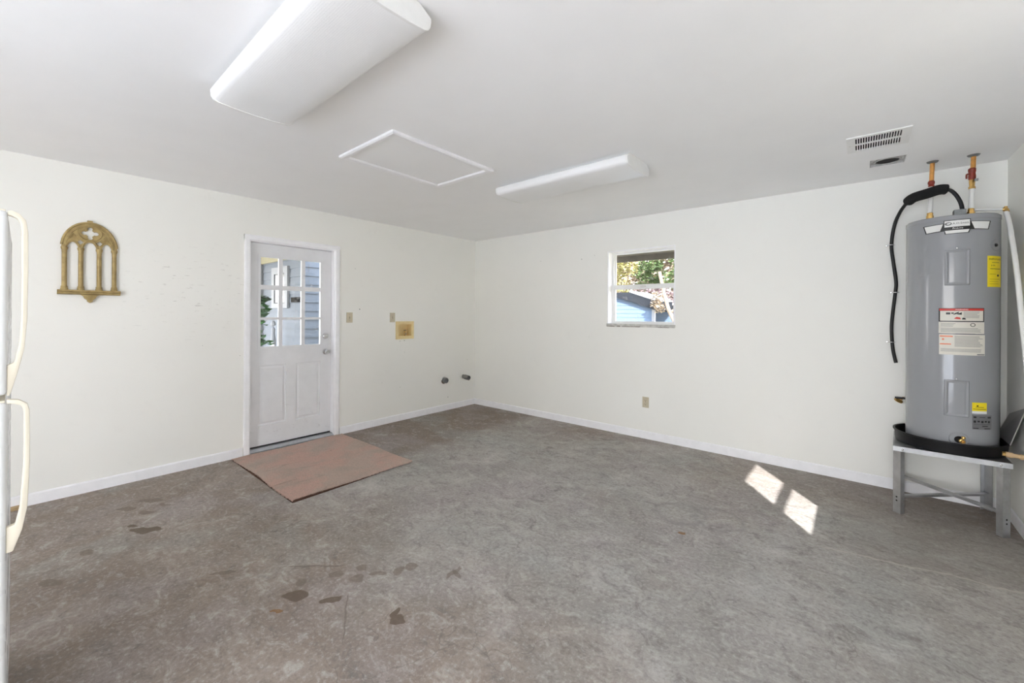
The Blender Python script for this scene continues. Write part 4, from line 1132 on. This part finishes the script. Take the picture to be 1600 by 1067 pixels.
def tree(name, base, h, blobs, n, size, leaf, bark, seed, label, cat='tree', branches=(), group=None, tr=.12):
    rnd = random.Random(seed)
    t = thing(name, base, label, cat, group)
    b = Vector(base)
    link('trunk', tube([b, b + Vector((.1, 0, h * .4)), b + Vector((-.05, .05, h * .8))], lambda u: tr * (1 - .55 * u), 10, 6), bark, t, 60)
    for q in branches: link('branch', tube([b + Vector(p) for p in q], lambda u: tr * .5 * (1 - .6 * u), 8, 5), bark, t, 60)
    f = link('foliage', foliage([(b + Vector(c), r) for c, r in blobs], n, size, rnd), leaf, t)
    f['kind'] = 'stuff'
bush = foliage([(Vector((-1.42, -2.52 + .03 * math.sin(9 * z), z)), .17 - .03 * abs(z - .7)) for z in (.0, .25, .5, .75, 1.0, 1.2)] + [(Vector((-1.40, -2.46, 1.38)), .10), (Vector((-1.42, -2.44, 1.52)), .06)], 620, .085, random.Random(4))
sh = thing('shrub', (-1.42, -2.50, -.12), 'dark green leafy shrub outside the door glass', 'shrub')
link('stem', tube([(-1.42, -2.50, -.12), (-1.41, -2.49, .5), (-1.41, -2.46, 1.5)], .012, 8, 4), 'bark_grey', sh, 60)
fo = link('foliage', bush, 'leaf_dark', sh); fo['kind'] = 'stuff'
lp = thing('garden_post', (-1.95, -2.09, -.12), 'slim white garden post outside the door glass', 'garden post')
link('post', lathe([(0, 0), (.05, 0), (.05, .04), (.028, .06), (.022, .65), (.034, .70), (.020, .76), (.030, .92), (.036, 1.07), (.022, 1.18), (.026, 1.24), (0, 1.28)], (-1.95, -2.09, -.12), seg=14), 'ext_white', lp, 40)
link('cap', lathe([(0, 0), (.030, .010), (.034, .040), (.018, .070), (0, .080)], (-1.95, -2.09, 1.16), seg=14), 'ext_white', lp, 40)

# neighbour's blue shed seen through the small window
def build_shed():
    y = 6.0
    s = thing('shed', (-1.0, y + 1.5, -.3), 'light blue shed with dark sloping roof seen through the window', 'shed')
    xl, xr = -3.4, .40
    top = lambda x: min(1.88, 1.60 - .33 * (x - .40))
    link('core_wall', prism([(xl, -.3), (xr - .02, -.3), (xr - .02, top(xr) - .06), (-.45, 1.80), (xl, 1.80)], lambda a, b, d: Vector((a, d, b)), y + .02, y + .1), 'siding_far', s)
    z = -.30; rev = .105
    while z < 1.80:
        x1 = xr if top(xr) >= z + rev else .40 + (1.60 - (z + rev)) / .33
        link('siding_board', prism([(0, z + rev + .008), (-.004, z + rev + .008), (-.0145, z), (0, z)], lambda a, b, d: Vector((d, y + .02 + a, b)), xl, x1), 'siding_far', s)
        z += rev
    link('corner_trim', box(xr - .03, xr + .04, y - .03, y + .05, -.3, 1.54), 'ext_white', s)
    rf = [(-3.6, 1.83), (-.62, 1.83), (.50, 1.47), (.50, 1.70), (-.20, 1.935), (-3.6, 1.935)]
    link('roof', prism(rf, lambda a, b, d: Vector((a, d, b)), y - .10, y + 1.1), 'roof_slate', s)
    link('roof_edge', prism([(-.20, 1.936), (.51, 1.698), (.51, 1.735), (-.20, 1.973)], lambda a, b, d: Vector((a, d, b)), y - .12, y + 1.1), 'ext_white', s)
    link('wing_wall', box(-.6, 2.6, y + 1.2, y + 2.4, -.3, 1.43), 'siding_far', s)
    link('wing_roof', box(-.6, 2.7, y + 1.15, y + 2.5, 1.431, 1.60), 'roof_slate', s)
build_shed()
G_ = 'trees outside the window'
tree('tree', (-3.1, 10.6, -.3), 4.2, [((-.5, 0, 2.9), .60), ((.25, 0, 2.8), .55), ((0, 0, 3.5), .65), ((-.9, 0, 3.6), .6), ((.6, 0, 3.6), .55), ((0, 0, 4.3), .8)], 2600, .13, 'leaf_yellow', 'bark', 1, 'yellow leafed tree at the left of the window view',
     branches=[[(0, 0, 1.6), (.5, 0, 2.6), (1.0, 0, 3.8)], [(0, 0, 1.4), (-.5, 0, 2.6), (-.9, 0, 3.6)], [(0, 0, 2.2), (.3, 0, 3.0), (.2, 0, 4.2)]], group=G_, tr=.07)
tree('tree', (-2.20, 12.45, -.3), 4.6, [((-.15, 0, 3.0), .42), ((.10, 0, 3.4), .45), ((0, 0, 3.9), .5), ((-.35, 0, 3.5), .4), ((.2, 0, 2.9), .3)], 2600, .11, 'leaf_green', 'bark_grey', 2, 'bright green tree in the middle of the window view', group=G_, tr=.06)
tree('tree', (-.60, 11.3, -.3), 4.4, [((-.2, 0, 3.0), .40), ((.1, 0, 3.6), .5), ((-.25, 0, 4.1), .5), ((.3, 0, 3.0), .5), ((.8, 0, 3.6), .7)], 2400, .11, 'leaf_green', 'bark', 3, 'green tree at the right of the window view', group=G_, tr=.06)
tree('tree', (-3.0, 15, -.3), 6.0, [((-3.4, 0, 3.0), 1.5), ((-1.4, 0, 2.8), 1.5), ((.4, 0, 2.8), 1.5), ((2.2, 0, 3.0), 1.5), ((4, 0, 3.2), 1.5), ((-3, 0, 5), 1.7), ((-.6, 0, 5.0), 1.7), ((1.8, 0, 5), 1.7), ((4, 0, 5.0), 1.6)], 15000, .26, 'leaf_tan', 'bark', 4, 'tall tan and bare-twigged tree behind the green ones',
     branches=[[(0, 0, 1.5), (-1.2, -1.3, 2.6), (-1.8, -1.6, 4.4)], [(0, 0, 1.8), (.8, -1.3, 2.9), (1.6, -1.6, 4.2)], [(0, 0, 2), (.2, -1.5, 3.2), (.1, -1.7, 5)]], group=G_)
tree('flowering_shrub', (-1.15, 9.8, -.3), 1.8, [((-.45, 0, 2.35), .35), ((0, 0, 2.40), .35), ((.45, .1, 2.2), .4), ((.3, 0, 1.8), .4)], 1500, .08, 'leaf_pink', 'bark_grey', 5, 'pinkish leafed shrub above the shed roof', 'shrub', tr=.04)
bt = thing('leaning_trunk', (1.10, 5.6, -.3), 'pale leaning tree trunk at the right of the window view', 'tree')
link('trunk', tube([(1.16, 5.6, -.3), (1.14, 5.6, .7), (1.08, 5.6, 1.15), (.93, 5.6, 1.46), (.80, 5.6, 1.92), (.70, 5.6, 2.4)], lambda u: .062 * (1 - .4 * u), 10, 6), 'bark', bt, 60)
link('branch', tube([(.96, 5.6, 1.42), (1.08, 5.6, 1.50), (1.26, 5.6, 1.85)], lambda u: .04 * (1 - .5 * u), 8, 6), 'bark', bt, 60)
hf = link('hanging_leaves', foliage([(Vector((.66, 5.55, 1.62)), .13), (Vector((.64, 5.55, 1.80)), .13), (Vector((.72, 5.55, 1.5)), .12)], 420, .07, random.Random(8)), 'leaf_tan', bt); hf['kind'] = 'stuff'
